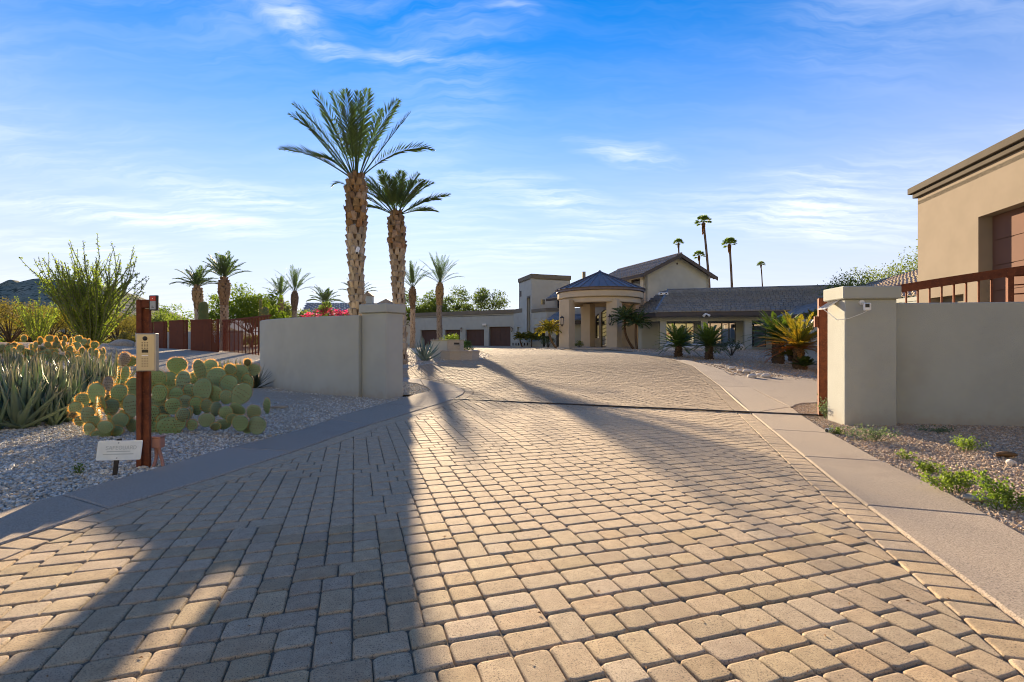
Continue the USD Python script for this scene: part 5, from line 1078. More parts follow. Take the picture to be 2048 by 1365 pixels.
# bougainvillea
bt = thing('bougainvillea', 'bougainvillea in magenta bloom showing above the curved wall', 'shrub'); rg = np.random.default_rng(83)
Cb = [P(px, py, 14.2) for px, py in [(618, 640), (640, 628), (655, 622), (672, 632), (690, 634), (700, 645), (630, 650), (660, 648), (685, 652)]]
obj('stems', MB().tube([at(655, 14.2), P(655, 650, 14.2)], [.05, .02], 5), 'bark', bt); obj('foliage', leaves(MB(), Cb, [.22] * 9, 1300, .035, rg), 'hedge', bt); obj('blossom', leaves(MB(), [c + (0, -.05, .02) for c in Cb[:6]], [.23, .17, .12, .24, .24, .2], 1500, .032, rg), 'flower', bt)
obj('top_shoots', leaves(MB(), [P(655, 610, 14.2), P(648, 618, 14.2)], [.13, .14], 260, .04, rg), 'weed', bt)

# saguaros
def saguaro(label, px, pytop, Y, r, arms=()):
    b = at(px, Y, -.1); top = P(px, pytop, Y)[2] - b[2]; t = thing('saguaro', label, 'cactus', None, b); n = 28
    def col(x, y, z0, z1, r):
        prof = [(r, z0)] + [(r, z1 - r * 1.3)] + [(r * math.cos(a), z1 - r * 1.3 + r * 1.3 * math.sin(a)) for a in np.linspace(.2, math.pi / 2, 8)]; a = np.arange(n * 2) * math.pi / n; rib = np.where(np.arange(n * 2) % 2 == 0, 1.0, .86)
        prof = np.array(prof); v = np.stack([x + prof[:, None, 0] * np.cos(a) * rib, y + prof[:, None, 0] * np.sin(a) * rib, np.broadcast_to(prof[:, None, 1], (len(prof), n * 2))], -1).reshape(-1, 3); N = n * 2
        i, j = np.meshgrid(np.arange(len(prof) - 1), np.arange(N), indexing='ij'); i, j = i.ravel(), j.ravel(); k = (j + 1) % N; return MB().add(v, np.stack([i * N + j, i * N + k, (i + 1) * N + k, (i + 1) * N + j], 1))
    obj('stem', col(0, 0, 0, top, r), 'saguaro', t)
    sp_ = MB(); rg = np.random.default_rng(int(px))
    for k in range(260):
        a = 2 * math.pi * rg.integers(0, n) / n; z = rg.uniform(top * .45, top * .99); rr = r * (1 if z < top - r * 1.3 else math.sqrt(max(.02, 1 - ((z - top + r * 1.3) / (r * 1.3)) ** 2))); c = np.array([math.cos(a) * rr, math.sin(a) * rr, z]); d = unit(c * (1, 1, 0) + rg.normal(0, .05, 3) + (0, 0, .06)); w = unit(np.cross(d, (0, 0, 1))) * .008
        sp_.add([c - w, c + w, c + d * .07], [[0, 1, 2]])
    obj('spines', sp_, 'pear_spine', t)
saguaro('thick round topped saguaro standing between the two palms behind the rust fence', 407, 603, 27.5, .24)
saguaro('thin tall dark saguaro rising behind the slatted panel', 521, 599, 30, .085)
saguaro('short stout saguaro behind the top of the slatted panel, beside the thin one', 531, 614, 27, .165)
# ------------------------------------------------------------------ prickly pears
def pad_mesh(c, w, h, up, nrm, th=.028):
    "an oval pad standing on its stalk end: centre, width, height, axis, face normal"
    up = unit(up); nrm = unit(np.asarray(nrm) - np.dot(nrm, up) * up); sd = np.cross(up, nrm); A, B = 16, 9; a = np.arange(A) * 2 * math.pi / A; V = []
    for j in range(B):
        q = math.cos(math.pi * j / (B - 1)); r_ = math.sin(math.pi * j / (B - 1))
        k = (.5 * w) * (1.0 + .13 * np.sin(a)) * np.cos(a), (.5 * h) * np.sin(a)
        V.append(c + sd * (k[0] * r_ ** .75)[:, None] + up * (k[1] * r_ ** .75)[:, None] + nrm * (th * q))
    V = np.vstack(V); lump = meshkit.noise(V * 7 + 3, 4)[:, None] - .5; V = V + (V - c) * lump * .16 + nrm * ((((V - c) @ up) / h) ** 2)[:, None] * .05 * math.sin(c[0] * 40)
    i, j = np.meshgrid(np.arange(B - 1), np.arange(A), indexing='ij'); i, j = i.ravel(), j.ravel(); kk = (j + 1) % A
    return (V, np.stack([i * A + j, (i + 1) * A + j, (i + 1) * A + kk, i * A + kk], 1)), (sd, up, nrm)
def pad_spines(c, w, h, ax, rg, th=.028, n_face=26, n_rim=46, ln=.032, fine=.0021):
    sd, up, nrm = ax; S, A_ = MB(), MB()
    def spot(u, v, side): return c + sd * u * w * .5 * (1 + .13 * v) + up * v * h * .5 + nrm * side * th * math.sqrt(max(0, 1 - (u * u + v * v) ** 1.3))
    k = 0
    for gy_ in np.arange(-.85, .9, .30):
        for gx_ in np.arange(-.85, .9, .30):
            u, v = gx_ + (.15 if int(round((gy_ + .85) / .3)) % 2 else 0) + rg.normal(0, .02), gy_ + rg.normal(0, .02)
            if u * u + v * v > .80: continue
            for side in (-1, 1):
                p = spot(u, v, side); r_ = .0085
                a3 = [p + nrm * side * .0015 + sd * r_ * math.cos(t) + up * r_ * math.sin(t) for t in (0, 1.26, 2.51, 3.77, 5.03)]; A_.add(a3 + [p + nrm * side * .005], [[0, 1, 5], [1, 2, 5], [2, 3, 5], [3, 4, 5], [4, 0, 5]])
                for _ in range(2):
                    d = unit(nrm * side + rg.normal(0, .55, 3)); wv = unit(np.cross(d, rg.normal(size=3))) * fine; S.add([p - wv, p + wv, p + d * ln * rg.uniform(.6, 1.1)], [[0, 1, 2]])
    for t in np.linspace(-.55, math.pi + .55, n_rim):
        p = c + sd * math.cos(t) * w * .5 * (1 + .13 * math.sin(t)) + up * math.sin(t) * h * .5; o = unit(sd * math.cos(t) / w + up * math.sin(t) / h)
        for _ in range(3):
            d = unit(o + rg.normal(0, .5, 3)); wv = unit(np.cross(d, rg.normal(size=3))) * fine * 1.2; S.add([p - wv, p + wv, p + d * ln * rg.uniform(.55, 1.15)], [[0, 1, 2]])
    return S, A_
def prickly(label, pads, seed, ln=.03, group=None, spines=True):
    rg = np.random.default_rng(seed); t = thing('prickly_pear', label, 'cactus', group); allS, allA = MB(), MB()
    for (c, w, h, tilt, yaw, mat) in pads:
        up = np.array([math.sin(tilt), rg.normal(0, .12), math.cos(tilt)]); nrm = np.array([math.sin(yaw), -math.cos(yaw), rg.normal(0, .15)]); (m_), ax = pad_mesh(c, w, h, up, nrm, .009 + .035 * min(w, h) * .5)
        obj('pad', m_, mat, t, smooth=True); S, A_ = pad_spines(c, w, h, ax, rg, .009 + .035 * min(w, h) * .5, ln=ln); allS.add(*S.arrays()); allA.add(*A_.arrays())
    obj('spines', allS, 'pear_spine', t, kind='stuff'); obj('areoles', allA, 'areole', t, kind='stuff')
zx = lambda x: x / 3.4125
def front_pads(lst, Yf, Yb, seed, mat='pear'):
    rg = np.random.default_rng(seed); out = []
    for e in lst:
        x, y, w, h = e[:4]; tilt = e[4] if len(e) > 4 else 0.0; px, py = zx(x), 640 + zx(y); q = np.clip((870 - (py + zx(h) / 2)) / 110, 0, 1); Y = Yf + (Yb - Yf) * q + rg.normal(0, .12)
        W, Hh = zx(w) / F * Y, zx(h) / F * Y; full = max(W, min(Hh * .9, .17)); yaw = math.acos(min(1, max(.15, W / full))) * rg.choice([-1, 1]) + rg.normal(0, .12)
        out.append((P(px, py, Y), full * 1.04, Hh * 1.06, tilt + rg.normal(0, .06), yaw, e[5] if len(e) > 5 else mat))
    return out
left = [(660, 500, 130, 130), (565, 545, 60, 80), (655, 590, 50, 110), (520, 610, 90, 90, -.5), (600, 650, 90, 110), (675, 660, 40, 100), (735, 450, 28, 120, 0, 'dead_pad'), (760, 600, 60, 110), (810, 500, 100, 110), (795, 380, 40, 110), (855, 375, 70, 110), (895, 285, 60, 72, .5), (895, 590, 70, 150), (910, 460, 50, 120), (820, 690, 110, 100), (610, 745, 100, 80), (720, 735, 120, 80), (690, 785, 150, 60), (545, 690, 60, 70), (500, 655, 60, 40), (760, 690, 70, 90), (860, 660, 70, 110), (705, 570, 70, 90), (640, 700, 80, 90), (900, 720, 90, 90), (840, 560, 80, 100), (850, 270, 18, 90, 0, 'dead_pad'), (780, 760, 110, 70)]
right = [(1080, 390, 120, 110), (1210, 312, 120, 105), (1200, 350, 80, 80), (1160, 450, 125, 185), (1090, 500, 105, 110), (1250, 430, 70, 160), (1080, 570, 100, 140), (1180, 590, 70, 110), (1115, 630, 50, 90), (1265, 560, 80, 90), (1365, 345, 75, 140, -.15), (1435, 320, 90, 90), (1475, 395, 120, 130), (1380, 485, 130, 160), (1320, 400, 70, 80), (1460, 510, 120, 120), (1570, 340, 80, 70, .4), (1625, 372, 145, 125, .3), (1735, 340, 75, 80, .2), (1690, 292, 52, 45), (1645, 510, 115, 165, .45), (1545, 530, 95, 90, .5), (1300, 640, 60, 90), (1250, 650, 45, 90), (1160, 738, 150, 145), (1060, 760, 85, 120), (1310, 720, 80, 70), (1230, 700, 90, 100), (1040, 650, 80, 120), (1120, 690, 90, 90), (1340, 590, 90, 120), (1410, 590, 80, 90), (1200, 520, 70, 110), (1040, 450, 80, 110), (1030, 350, 70, 80), (1560, 440, 110, 120, .3), (1690, 430, 80, 120, .3), (1300, 500, 70, 120), (1010, 300, 60, 90, .3)]
low = [(1475, 610, 42, 95), (1540, 635, 95, 85), (1620, 612, 100, 70, .5), (1410, 685, 115, 85), (1525, 715, 95, 65), (1640, 705, 115, 105), (1755, 720, 135, 125), (1730, 632, 82, 95, .3), (1820, 590, 60, 110, .15), (1590, 680, 80, 70), (1470, 730, 70, 50), (1690, 740, 80, 70)]
prickly('prickly pear with golden spined pads, left of the rust post', front_pads(left, 6.55, 7.5, 91), 91)
prickly('largest prickly pear with golden spined pads, right behind the rust post', front_pads(right, 6.65, 7.7, 92), 92)
prickly('low prickly pear of fresh green pads creeping over gravel, right end of the clump', front_pads(low, 6.4, 7.0, 93), 93, .016)
rg = np.random.default_rng(95); back = []
for k in range(95):
    px = rg.uniform(-30, 212); ym = np.interp(px, [-30, 40, 95, 190, 215], [700, 688, 681, 690, 712]); py = ym + 4 + 38 * rg.random() ** 1.1; Y = 12.6 - (py - 680) * .03 + rg.normal(0, .2)
    if py > 722: continue
    back.append((P(px, py, Y), rg.uniform(.13, .2), rg.uniform(.15, .21), rg.normal(0, .35), rg.normal(0, .7), 'pear'))
for (zx_, zy_) in [(330, 395), (555, 420), (675, 395), (650, 480), (770, 410), (890, 400), (970, 430), (1075, 400), (1145, 440), (1210, 445), (1290, 480), (1420, 565), (1120, 560), (1260, 560), (200, 490), (120, 500), (30, 520), (870, 465), (770, 470)]:
    back.append((P(zx_ * .1465, 620 + zy_ * .1465, 11.9), .155, .165, rg.normal(0, .15), rg.normal(0, .35), 'pear'))
prickly('long row of backlit prickly pear behind the aloe bed, below the ocotillos', back, 96, .03)

# ------------------------------------------------------------------ aloe bed and other rosettes
def blade(mb, base, az, el, L, w, bend, rg, tipfade=.35, fold=.35, K=7):
    s = np.linspace(0, 1, K); e = el + bend * s; d = np.stack([np.cos(e) * math.cos(az), np.cos(e) * math.sin(az), np.sin(e)], 1); pts = np.asarray(base) + np.vstack([[0, 0, 0], np.cumsum((d[1:] + d[:-1]) / 2 * L / (K - 1), 0)])
    sd = np.array([-math.sin(az), math.cos(az), 0]); up = np.cross(d, sd); up *= np.sign(up[:, 2:3] + 1e-6); W = w * .5 * np.interp(s, [0, .15, .35, .7, 1], [.8, 1, .95, .6, .02])
    V = np.concatenate([pts - sd * W[:, None] + up * (W * fold)[:, None], pts, pts + sd * W[:, None] + up * (W * fold)[:, None], pts - up * (W * .35)[:, None]]); i = np.arange(K - 1)
    f = np.vstack([np.stack([a * K + i, b * K + i, b * K + i + 1, a * K + i + 1], 1) for a, b in ((0, 1), (1, 2), (2, 3), (3, 0))]); t = np.clip((s - (1 - tipfade)) / tipfade, 0, 1) ** 1.2
    return mb.add(V, f, np.tile(t, 4))
def rosette(name, label, cat, base, n, L, w, mat, seed, group=None, el=(35, 88), bend=.12, tip=.3, fold=.35, parts=True, lean=0.0):
    rg = np.random.default_rng(seed); t = thing(name, label, cat, group, base); joined = MB()
    for k in range(n):
        q = (k + .5) / n; az = k * 2.39996 + rg.normal(0, .2); e = math.radians(el[0] + (el[1] - el[0]) * q ** .75 + rg.normal(0, 4)); mb = MB() if parts else joined
        blade(mb, (rg.normal(0, .03) * L, rg.normal(0, .03) * L, -.02), az, e, L * rg.uniform(.8, 1.1), w * rg.uniform(.85, 1.1), rg.normal(bend, .12), rg, tip if rg.random() < .8 else .08, fold)
        if parts: obj('leaf', mb, mat, t, smooth=True, attr=mb.tones())
    if not parts: obj('leaves', joined, mat, t, smooth=True, attr=joined.tones())
    return t
AG = 'aloes massed in the bed at the left'
rg = np.random.default_rng(101); al = []
rows = [(7.15, [(20, 'front'), (52, 'front')]), (7.6, [(95, ''), (-20, ''), (130, '')]), (8.0, [(30, ''), (70, ''), (160, '')]), (8.5, [(5, ''), (105, ''), (140, ''), (190, '')]), (9.1, [(45, ''), (85, ''), (165, ''), (215, '')]), (9.7, [(15, ''), (125, ''), (190, ''), (228, '')])]
front = rosette('aloe', 'grey green aloe with thick sprawling lower leaves at the very front of the bed', 'aloe', at(38, 7.15), 24, .95, .11, 'aloe', 102, AG, (12, 88))
al.append(rosette('aloe', 'upright aloe in the thick of the bed with dry pinkish leaf tips', 'aloe', at(80, 7.75), 24, 1.0, .10, 'aloe', 103, AG, (48, 89)))
al.append(rosette('aloe', 'upright aloe in the thick of the bed with dry pinkish leaf tips', 'aloe', at(8, 7.6), 22, 1.02, .10, 'aloe', 104, AG, (45, 89)))
al.append(rosette('aloe', 'upright aloe in the thick of the bed with dry pinkish leaf tips', 'aloe', at(118, 7.9), 22, .88, .095, 'aloe', 105, AG, (40, 89)))
k = 0
for px, Y in [(-30, 7.4), (50, 8.1), (145, 8.15), (100, 8.3), (10, 8.5), (165, 8.5), (75, 8.8), (130, 8.9), (-15, 9.0), (190, 8.9), (40, 9.3), (110, 9.5), (160, 9.4), (215, 9.4), (80, 9.9), (15, 9.9), (190, 9.9), (140, 10.1), (232, 9.9), (60, 10.5), (110, 10.6), (170, 10.5), (210, 10.6), (25, 10.9), (-10, 7.0), (70, 7.35), (105, 7.45), (140, 7.75), (-40, 8.2), (60, 9.1), (95, 9.2), (175, 9.7), (120, 8.6), (25, 8.2), (150, 9.0), (205, 9.1)]:
    copy('aloe', al[k % 3], 'upright aloe in the thick of the bed with dry pinkish leaf tips', AG, at(px, Y, -.03), float(rg.uniform(0, 360)), float(rg.uniform(.78, .98) if Y > 7.9 else rg.uniform(.6, .75)), 'aloe'); k += 1
FA = 'small aloes at the foot of the rust fence'
fa = rosette('fence_aloe', 'small pale aloe at the foot of the slatted rust panel', 'aloe', at(455, 14.6), 22, .62, .05, 'aloe', 111, FA, (30, 88))
for px, Y, lb in [(425, 15.0, 0), (440, 14.3, 0), (472, 14.2, 0), (488, 14.6, 0), (412, 15.5, 0), (500, 15.2, 0)]: copy('fence_aloe', fa, 'small pale aloe at the foot of the slatted rust panel', FA, at(px, Y, -.02), float(rg.uniform(0, 360)), float(rg.uniform(.75, 1.1)), 'aloe')
rosette('yucca', 'dark spiky yucca at the left end of the curved wall', 'yucca', at(512, 12.6), 40, .62, .03, 'yucca', 112, None, (5, 85), .05, .1, .5)
rosette('agave', 'blue grey agave with broad pointed leaves left of the fountain', 'agave', at(849, 20.6), 24, .98, .15, 'agave', 113, None, (8, 86), .22, .06, .4)
rosette('agave', 'small blue agave half hidden behind the fountain wall, at its left end', 'agave', at(868, 24.0), 18, .8, .12, 'agave', 114, None, (20, 86), .2, .06, .4)

# ------------------------------------------------------------------ ocotillos
def ocotillo(label, base, n, h, spread, seed, r0, leafn, lsize):
    rg = np.random.default_rng(seed); t = thing('ocotillo', label, 'ocotillo', None, base); lv = MB()
    def stem(p0, d0, L, r, depth=0):
        K = 9; pts = [np.asarray(p0, float)]; d = np.asarray(d0, float)
        for k in range(K - 1): d = unit(d + rg.normal(0, .085, 3) + (0, 0, .02)); pts.append(pts[-1] + d * L / (K - 1))
        pts = np.array(pts); obj('stem', MB().tube(pts, np.linspace(r, r * .45, K), 5), 'ocotillo', t)
        m = int(leafn * L / h * (1 if depth == 0 else .8)); q = rg.uniform(.12, 1.0, m); c = np.stack([np.interp(q, np.linspace(0, 1, K), pts[:, k]) for k in range(3)], 1)
        a = unit(rg.normal(size=(m, 3)) + (0, 0, .5)); b = unit(np.cross(a, rg.normal(size=(m, 3)))); s = lsize * rg.uniform(.6, 1.2, (m, 1)); c = c + a * r
        V = np.stack([c, c + a * s * .5 + b * s * .3, c + a * s, c + a * s * .5 - b * s * .3], 1).reshape(-1, 3); k4 = np.arange(m)[:, None] * 4; lv.add(V, np.vstack([np.hstack([k4, k4 + 1, k4 + 2]), np.hstack([k4, k4 + 2, k4 + 3])]))
        if depth < 1:
            for _ in range(rg.integers(1, 4)):
                q_ = rg.integers(3, 8); stem(pts[q_], unit(d * .9 + rg.normal(0, .30, 3) + (0, 0, .25)), L * rg.uniform(.22, .5), r * .6, depth + 1)
    for k in range(n):
        az = k * 2.39996; q = math.sqrt((k + .5) / n); el = math.radians(90 - spread * q); stem(sph(az, 0) * .12 * q * h * .25, sph(az, el), h / max(math.sin(el), .5) * rg.uniform(.72, 1.02), r0 * rg.uniform(.8, 1.2))
    obj('leaves', lv, 'ocotillo_leaf', t, kind='stuff'); return t
ob = P(183, 702, 17.5); ocotillo('big fan shaped ocotillo with dozens of wand like green stems', ob, 84, 3.05, 27, 127, .024, 150, .065)
ocotillo('small pale green ocotillo left of the big one', P(78, 690, 19.5), 24, 1.65, 32, 122, .018, 110, .05)

# ------------------------------------------------------------------ sagos, pygmy palms, garden shrubs
def sago(label, base, h, r, nf, L, mat, seed, group=None, el=(5, 78), droop=.55, name='sago_palm', tones=False):
    rg = np.random.default_rng(seed); t = thing(name, label, 'sago palm', group, base)
    line = trunk_line((0, 0, -.08), (0, 0, h)); obj('trunk', MB().tube(line, np.linspace(r, r * .85, 12), 10), 'sago_trunk', t); b = MB()
    for m_, fr in boots(line, lambda s: r * (1 - .12 * s), .10, 11, 2, .75, rg): b.add(*m_.arrays())
    obj('leaf_bases', b, 'sago_trunk', t, kind='stuff')
    for k in range(nf):
        q = (k + .5) / nf; e = math.radians(el[0] + (el[1] - el[0]) * q + rg.normal(0, 4)); mb = frond(MB(), (0, 0, h - .03), k * 2.39996, e, L * rg.uniform(.88, 1.08), droop * (1.1 - .5 * q), 44, .20, .026, .35, .1, rg, .012, rg.normal(0, .05), .75, .02)
        v = mb.arrays()[0]; obj('frond', mb, mat, t, attr=np.clip((1 - 1.6 * q) + .2 * rg.normal(), 0, 1) * np.ones(len(v)) if tones else None)
SG = 'sago palms in the gravel garden'
def sg_at(px, py): g = G(px, py); return g
sago('dark green sago palm with a stout trunk, leftmost in the gravel garden', sg_at(1357, 714), .50, .17, 60, 1.15, 'sago', 131, SG, (-4, 74), .7)
sago('dark green sago palm second from the left in the gravel garden', sg_at(1418, 719), .60, .16, 56, 1.02, 'sago', 132, SG, (-4, 74), .7)
sago('tall trunked sago palm behind the orange tinged one', sg_at(1556, 727), .92, .21, 60, 1.25, 'sago', 133, SG, (-4, 72), .7)
sago('big sago palm with yellow fronds and orange lower leaves near the gate post', sg_at(1597, 738), .74, .17, 70, 1.35, 'sago_tinged', 134, SG, (-4, 76), .65, tones=True)
sago('small sago pup at the right foot of the orange tinged sago', sg_at(1607, 739), .10, .09, 24, .40, 'sago', 135, SG, (25, 82))
sago('small yellow sago pup on the left flank of the orange tinged sago', sg_at(1583, 735) + (0, 0, .28), .14, .09, 20, .42, 'sago_tinged', 136, SG, (10, 75))
sago('orange and green sago behind the courtyard wall beside the gate post', P(1630, 655, 26.5), .2, .15, 40, .85, 'sago_tinged', 137, SG, tones=True)
def pygmy(label, px_b, py_b, px_t, py_t, Y, L, nf, seed, mat='frond', lean=.15, r=.085, group='pygmy date palms by the portico', dr=1.1):
    rg = np.random.default_rng(seed); t = thing('pygmy_palm', label, 'palm tree', group); b, tp = P(px_b, py_b, Y), P(px_t, py_t, Y); b[2] = float(gz(b[0], Y)) - .05; line = trunk_line(b, tp, lean); obj('trunk', MB().tube(line, np.linspace(r, r * .9, 12), 8), 'sago_trunk', t)
    for k in range(nf):
        q = (k + .5) / nf; obj('frond', frond(MB(), tp, k * 2.39996, math.radians(5 + 72 * q), L * rg.uniform(.85, 1.1), dr * (1.15 - .4 * q), 26, .26, .022, .2, .15, rg, .012, rg.normal(0, .1), .6, .35), mat, t)
pygmy('pygmy palm pair, left trunk curving at the right front column of the portico', 1268, 701, 1250, 640, 34.6, 1.25, 34, 141, lean=-.25)
pygmy('pygmy palm pair, right straighter trunk at the right front column of the portico', 1274, 701, 1272, 648, 34.4, 1.25, 34, 142, lean=-.05)
pygmy('backlit yellow pygmy palm with a curved trunk left of the portico', 1114, 699, 1098, 662, 37.5, 1.15, 32, 143, 'sago_tinged', -.15)
pygmy('small sunlit pygmy palm before the garage side door, left one', 1045, 694, 1040, 676, 46.5, .75, 22, 144, 'sago_tinged', -.06, .06)
pygmy('small sunlit pygmy palm before the garage side door, right one', 1063, 693, 1063, 676, 46.0, .75, 22, 145, 'sago_tinged', .02, .06)
def bush(label, base, w, h, n, size, mat, seed, name='garden_shrub', group=None): return shrub(label, base, h, w, n, size, mat, seed, group, name)
bush('rounded glossy shrub at the right end of the fountain', at(926, 23.6), .95, .85, 1500, .035, 'hedge', 151)
bush('yellow green low shrub behind the fountain wall', at(905, 25.5), 1.5, 1.0, 1400, .04, 'weed', 152)
bush('dark clipped shrub under the balcony beside the yellow pygmy palm', at(1096, 43.0), 1.3, 1.1, 1000, .05, 'hedge', 153)
bush('dark shrub behind the two small pygmy palms', at(1052, 48.8), 1.6, 1.4, 800, .06, 'hedge', 154); bush('dark low hedge shrub below the balcony', at(1075, 47.6), 2.0, 1.35, 1200, .05, 'hedge', 159)
bush('dark leafless looking shrub between the second sago and the wing windows', G(1463, 712), .95, .85, 420, .05, 'yucca', 155)
bush('grassy tuft at the foot of the portico back column', at(1158, 39.8), .8, .6, 400, .05, 'weed', 156)
def weeds(label, px, py, w, h, n, size, mat, seed):
    rg = np.random.default_rng(seed); g = G(px, py); t = thing('weed', label, 'weed', None, g); st, lf = MB(), MB()
    for k in range(14):
        a = rg.uniform(0, 6.28); q = math.sqrt(rg.random()); e = np.array([math.cos(a) * w * .5 * q, math.sin(a) * w * .5 * q * .7, h * rg.uniform(.4, 1.0)]); st.tube([(e[0] * .35, e[1] * .35, -.02), e * (.7, .7, .6), e], [.004, .003, .0015], 4, caps=False)
        m = n // 14
        for j in range(m):
            c = e * (rg.uniform(.5, 1.05)) + rg.normal(0, .022, 3); c[2] = max(c[2], .01); d = unit(rg.normal(size=3) + (0, 0, .5)); b = unit(np.cross(d, rg.normal(size=3))); s = size * rg.uniform(.6, 1.2)
            lf.add([c, c + d * s * .5 + b * s * .38, c + d * s, c + d * s * .5 - b * s * .38], [[0, 1, 2], [0, 2, 3]])
    obj('stalks', st, mat, t); obj('foliage', lf, mat, t)
weeds('spindly green weed at the foot of the rust gate post', 1657, 838, .30, .34, 420, .028, 'weed_grey', 161)
weeds('low bright weed against the right pillar foot on the gravel', 1672, 868, .22, .10, 160, .025, 'weed', 162)
weeds('spreading pale green weed in the gravel below the right pillar', 1745, 881, .75, .16, 560, .026, 'weed_grey', 163)
weeds('bright green weed standing mid gravel before the low right wall', 1932, 902, .42, .15, 560, .021, 'weed', 164)
weeds('tiny weed between the two larger ones on the right gravel', 1812, 919, .18, .09, 110, .026, 'weed', 165)
weeds('leafy weed at the edge of the walk, left of the largest weed', 1855, 947, .25, .12, 300, .024, 'weed', 166)
weeds('largest bright green weed spreading at the edge of the walk', 1912, 985, .50, .20, 1100, .023, 'weed', 167)
weeds('dense bright weed at the right picture edge beside the walk', 2015, 1020, .52, .22, 1200, .023, 'weed', 168)
weeds('dark creeping weed in the wall shade on the right gravel', 1872, 864, .5, .05, 260, .022, 'weed_grey', 169)
weeds('tiny green weed in front of the white sign', 162, 948, .14, .09, 110, .02, 'weed', 170)
# loose stones
def rock(label, c, s, seed, mat='limestone', name='loose_stone', group=None, cat='stone'):
    rg = np.random.default_rng(seed); m = trimesh.creation.icosphere(subdivisions=2); v = m.vertices * np.asarray(s); v = v * (1 + .22 * (meshkit.fbm(m.vertices * 1.6 + seed, 2, seed)[:, None] - .5) * 2); obj(name, MB().add(v + c, m.faces), mat, '/World', smooth=30, label=label, cat=cat, group=group)
for k, (px, py, s, lb) in enumerate([(1464, 739, .11, 'leftmost pale loose stone in the garden gravel'), (1480, 744, .10, 'flat pale loose stone right of the leftmost one'), (1494, 746, .13, 'pale loose stone in the middle of the row'), (1504, 757, .14, 'nearest pale loose stone beside the walk'), (1519, 753, .11, 'small pale loose stone behind the nearest one'), (1532, 756, .14, 'rightmost pale loose stone beside the walk')]): rock(lb, G(px, py) + (0, 0, s * .35), (s, s * .7, s * .55), 200 + k)
rock('large white boulder below the wing windows, left one', at(1350, 31.8, .15), (.75, .5, .45), 211, name='boulder'); rock('white flat boulder below the wing windows behind the sago', at(1395, 32.0, .12), (1.1, .5, .32), 212, name='boulder'); rock('white boulder at the foot of the wing pier', at(1470, 32.2, .12), (.6, .4, .3), 213, name='boulder')
rock('flat dark stone lying in the gravel before the curved wall', G(560, 816) + (0, 0, .02), (.16, .10, .04), 214, 'dead_pad'); rock('brown clod of dead weeds on the right gravel', G(2012, 915) + (0, 0, .03), (.11, .05, .03), 215, 'dry_skirt'); rock('white angular stone on the right gravel', G(2020, 931) + (0, 0, .025), (.03, .03, .035), 216)
rock('grey boulder half hidden behind the rust post', at(243, 30, .1), (.7, .5, .35), 217, 'dead_pad', 'boulder'); rock('flat grey stone at the walk edge before the largest weed', G(1948, 1003) + (0, 0, .02), (.075, .06, .03), 218, 'dead_pad')
sl_ = thing('ground_spotlight', 'white capped spotlight lying on the gravel at the walk edge below the right pillar', 'spotlight'); c = G(1660, 866) + (0, 0, .03); obj('body', MB().tube([c + (-.05, -.01, 0), c + (.03, .01, .005)], [.034, .030], 12), 'white', sl_); obj('lens', MB().tube([c + (-.056, -.012, 0), c + (-.048, -.01, 0)], [.024, .028], 12), 'black', sl_); obj('stake', MB().tube([c + (.03, .01, 0), c + (.09, .03, -.03)], .008, 6), 'dark_metal', sl_)
# dry bits on the paving
rg = np.random.default_rng(221); db = '/World/dry_litter'; _tag(UsdGeom.Xform.Define(stage, db).GetPrim(), kind='stuff'); lt = MB()
for k in range(150):
    y = 1.8 + 7 * rg.random() ** 1.5; x = rg.uniform(-1.05, 1.05) * y; a = rg.uniform(0, 6.28); s = rg.uniform(.004, .012)
    if not COURT.contains(Point(x, y)): continue
    c = onground(x, y, .004); d = np.array([math.cos(a), math.sin(a), 0]) * s; e = np.array([-math.sin(a), math.cos(a), 0]) * s * .35; lt.add([c - d - e, c + d, c + e + (0, 0, s * .5), c - d * .3 + e], [[0, 1, 2], [0, 2, 3]])
obj('leaf_bits', lt, 'dry_skirt', db)

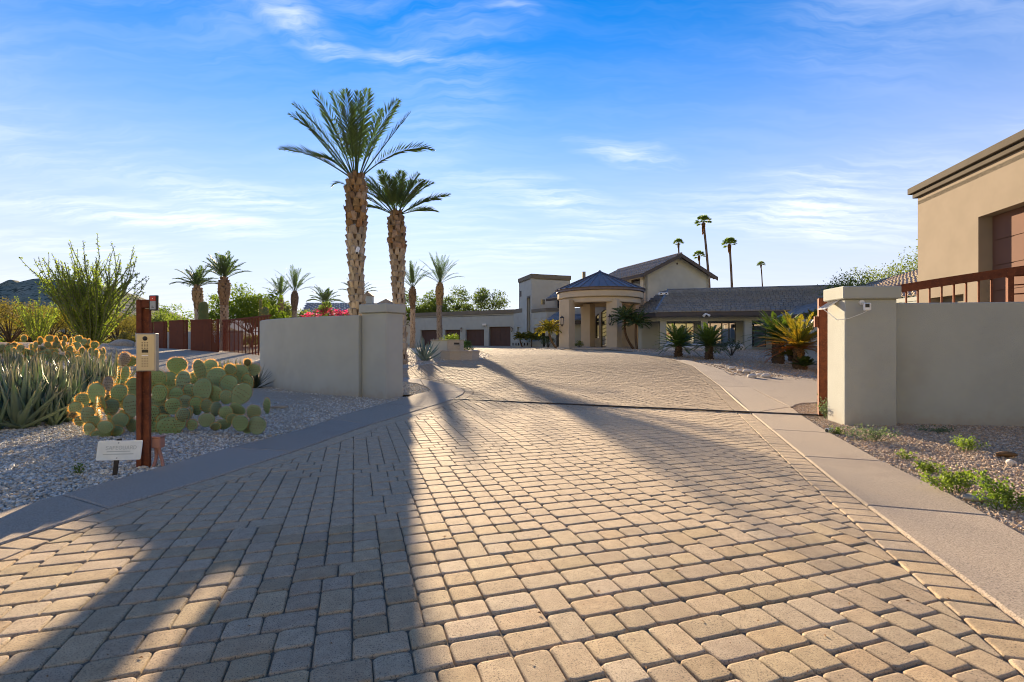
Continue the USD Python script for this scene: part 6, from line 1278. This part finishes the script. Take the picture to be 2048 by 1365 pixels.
# ------------------------------------------------------------------ hills
def hill(name, crest, Y, depth, mat, seed, rough=.1, front=None, base=-2.0, nseg=200, nd=26):
    "a ridge whose crest passes the given sight lines at distance Y"
    px = np.linspace(crest[0][0], crest[-1][0], nseg); py = np.interp(px, [c[0] for c in crest], [c[1] for c in crest]); X = (px - CX) / F * Y; Zc = H + (CY - py) / F * Y
    D = np.linspace(-1, 1, nd); V = []
    for d in D:
        y = Y + d * depth; prof = max(0.0, 1 - abs(d)) ** 1.15; x = X * (y / Y) if d < 0 else X * (1 + d * .12)
        q = np.stack([x / (depth * .35), np.full_like(x, y / (depth * .35)), 0 * x], -1); nz = meshkit.fbm(q, 5, seed) - .5
        V.append(np.stack([x, np.full_like(x, y) + nz * depth * .25 * (1 - abs(d)), base + (Zc - base) * prof * (1 + rough * 2.2 * nz * (1 - .55 * prof))], 1))
    V = np.vstack(V); i, j = np.meshgrid(np.arange(nd - 1), np.arange(nseg - 1), indexing='ij'); i, j = i.ravel(), j.ravel()
    obj(name, MB().add(V, np.stack([i * nseg + j, i * nseg + j + 1, (i + 1) * nseg + j + 1, (i + 1) * nseg + j], 1)), mat, smooth=True, kind='structure')
hill('far_mountain', [(-700, 640), (-400, 575), (-150, 560), (0, 568), (22, 556), (30, 554.5), (45, 560), (70, 566), (160, 640), (330, 690)], 2600, 700, 'hill_far', 301)
hill('mountain', [(-900, 690), (-500, 590), (-200, 600), (-60, 578), (0, 571), (30, 567), (52, 558), (70, 554.5), (90, 552), (110, 556), (140, 559), (180, 566), (215, 575), (250, 587), (275, 597), (300, 612), (330, 622), (365, 636), (400, 641), (440, 648), (520, 690)], 1100, 420, 'hill_far', 302)
hill('desert_rise', [(-700, 660), (-300, 620), (-40, 603), (20, 608), (50, 624), (70, 640), (95, 662), (130, 690)], 260, 70, 'hill_near', 303)
hill('low_rise', [(150, 690), (190, 664), (230, 640), (262, 628), (300, 634), (345, 652), (390, 690)], 330, 80, 'hill_near', 304)
M('slope', (.34, .30, .165), (.25, .24, .12), scale=.12, rough=1.0, spec=.05, speck=(.5, .56, (.12, .135, .05)), bump=.6, bscale=.8, bdist=.5)
# the slope across the road, behind the camera
nbk = 60; xb = np.linspace(-420, 420, nbk); V = []
for d in np.linspace(0, 1, 14):
    y = -32 - 230 * d; q = np.stack([xb / 40, np.full(nbk, y / 40), 0 * xb], -1); V.append(np.stack([xb, np.full(nbk, y), -.5 + 125 * d ** 1.2 * (1 + .5 * (meshkit.fbm(q, 4, 9) - .5))], 1))
V = np.vstack(V); i, j = np.meshgrid(np.arange(13), np.arange(nbk - 1), indexing='ij'); i, j = i.ravel(), j.ravel()
obj('roadside_slope', MB().add(V, np.stack([i * nbk + j + 1, i * nbk + j, (i + 1) * nbk + j, (i + 1) * nbk + j + 1], 1)), 'slope', smooth=True, kind='structure')
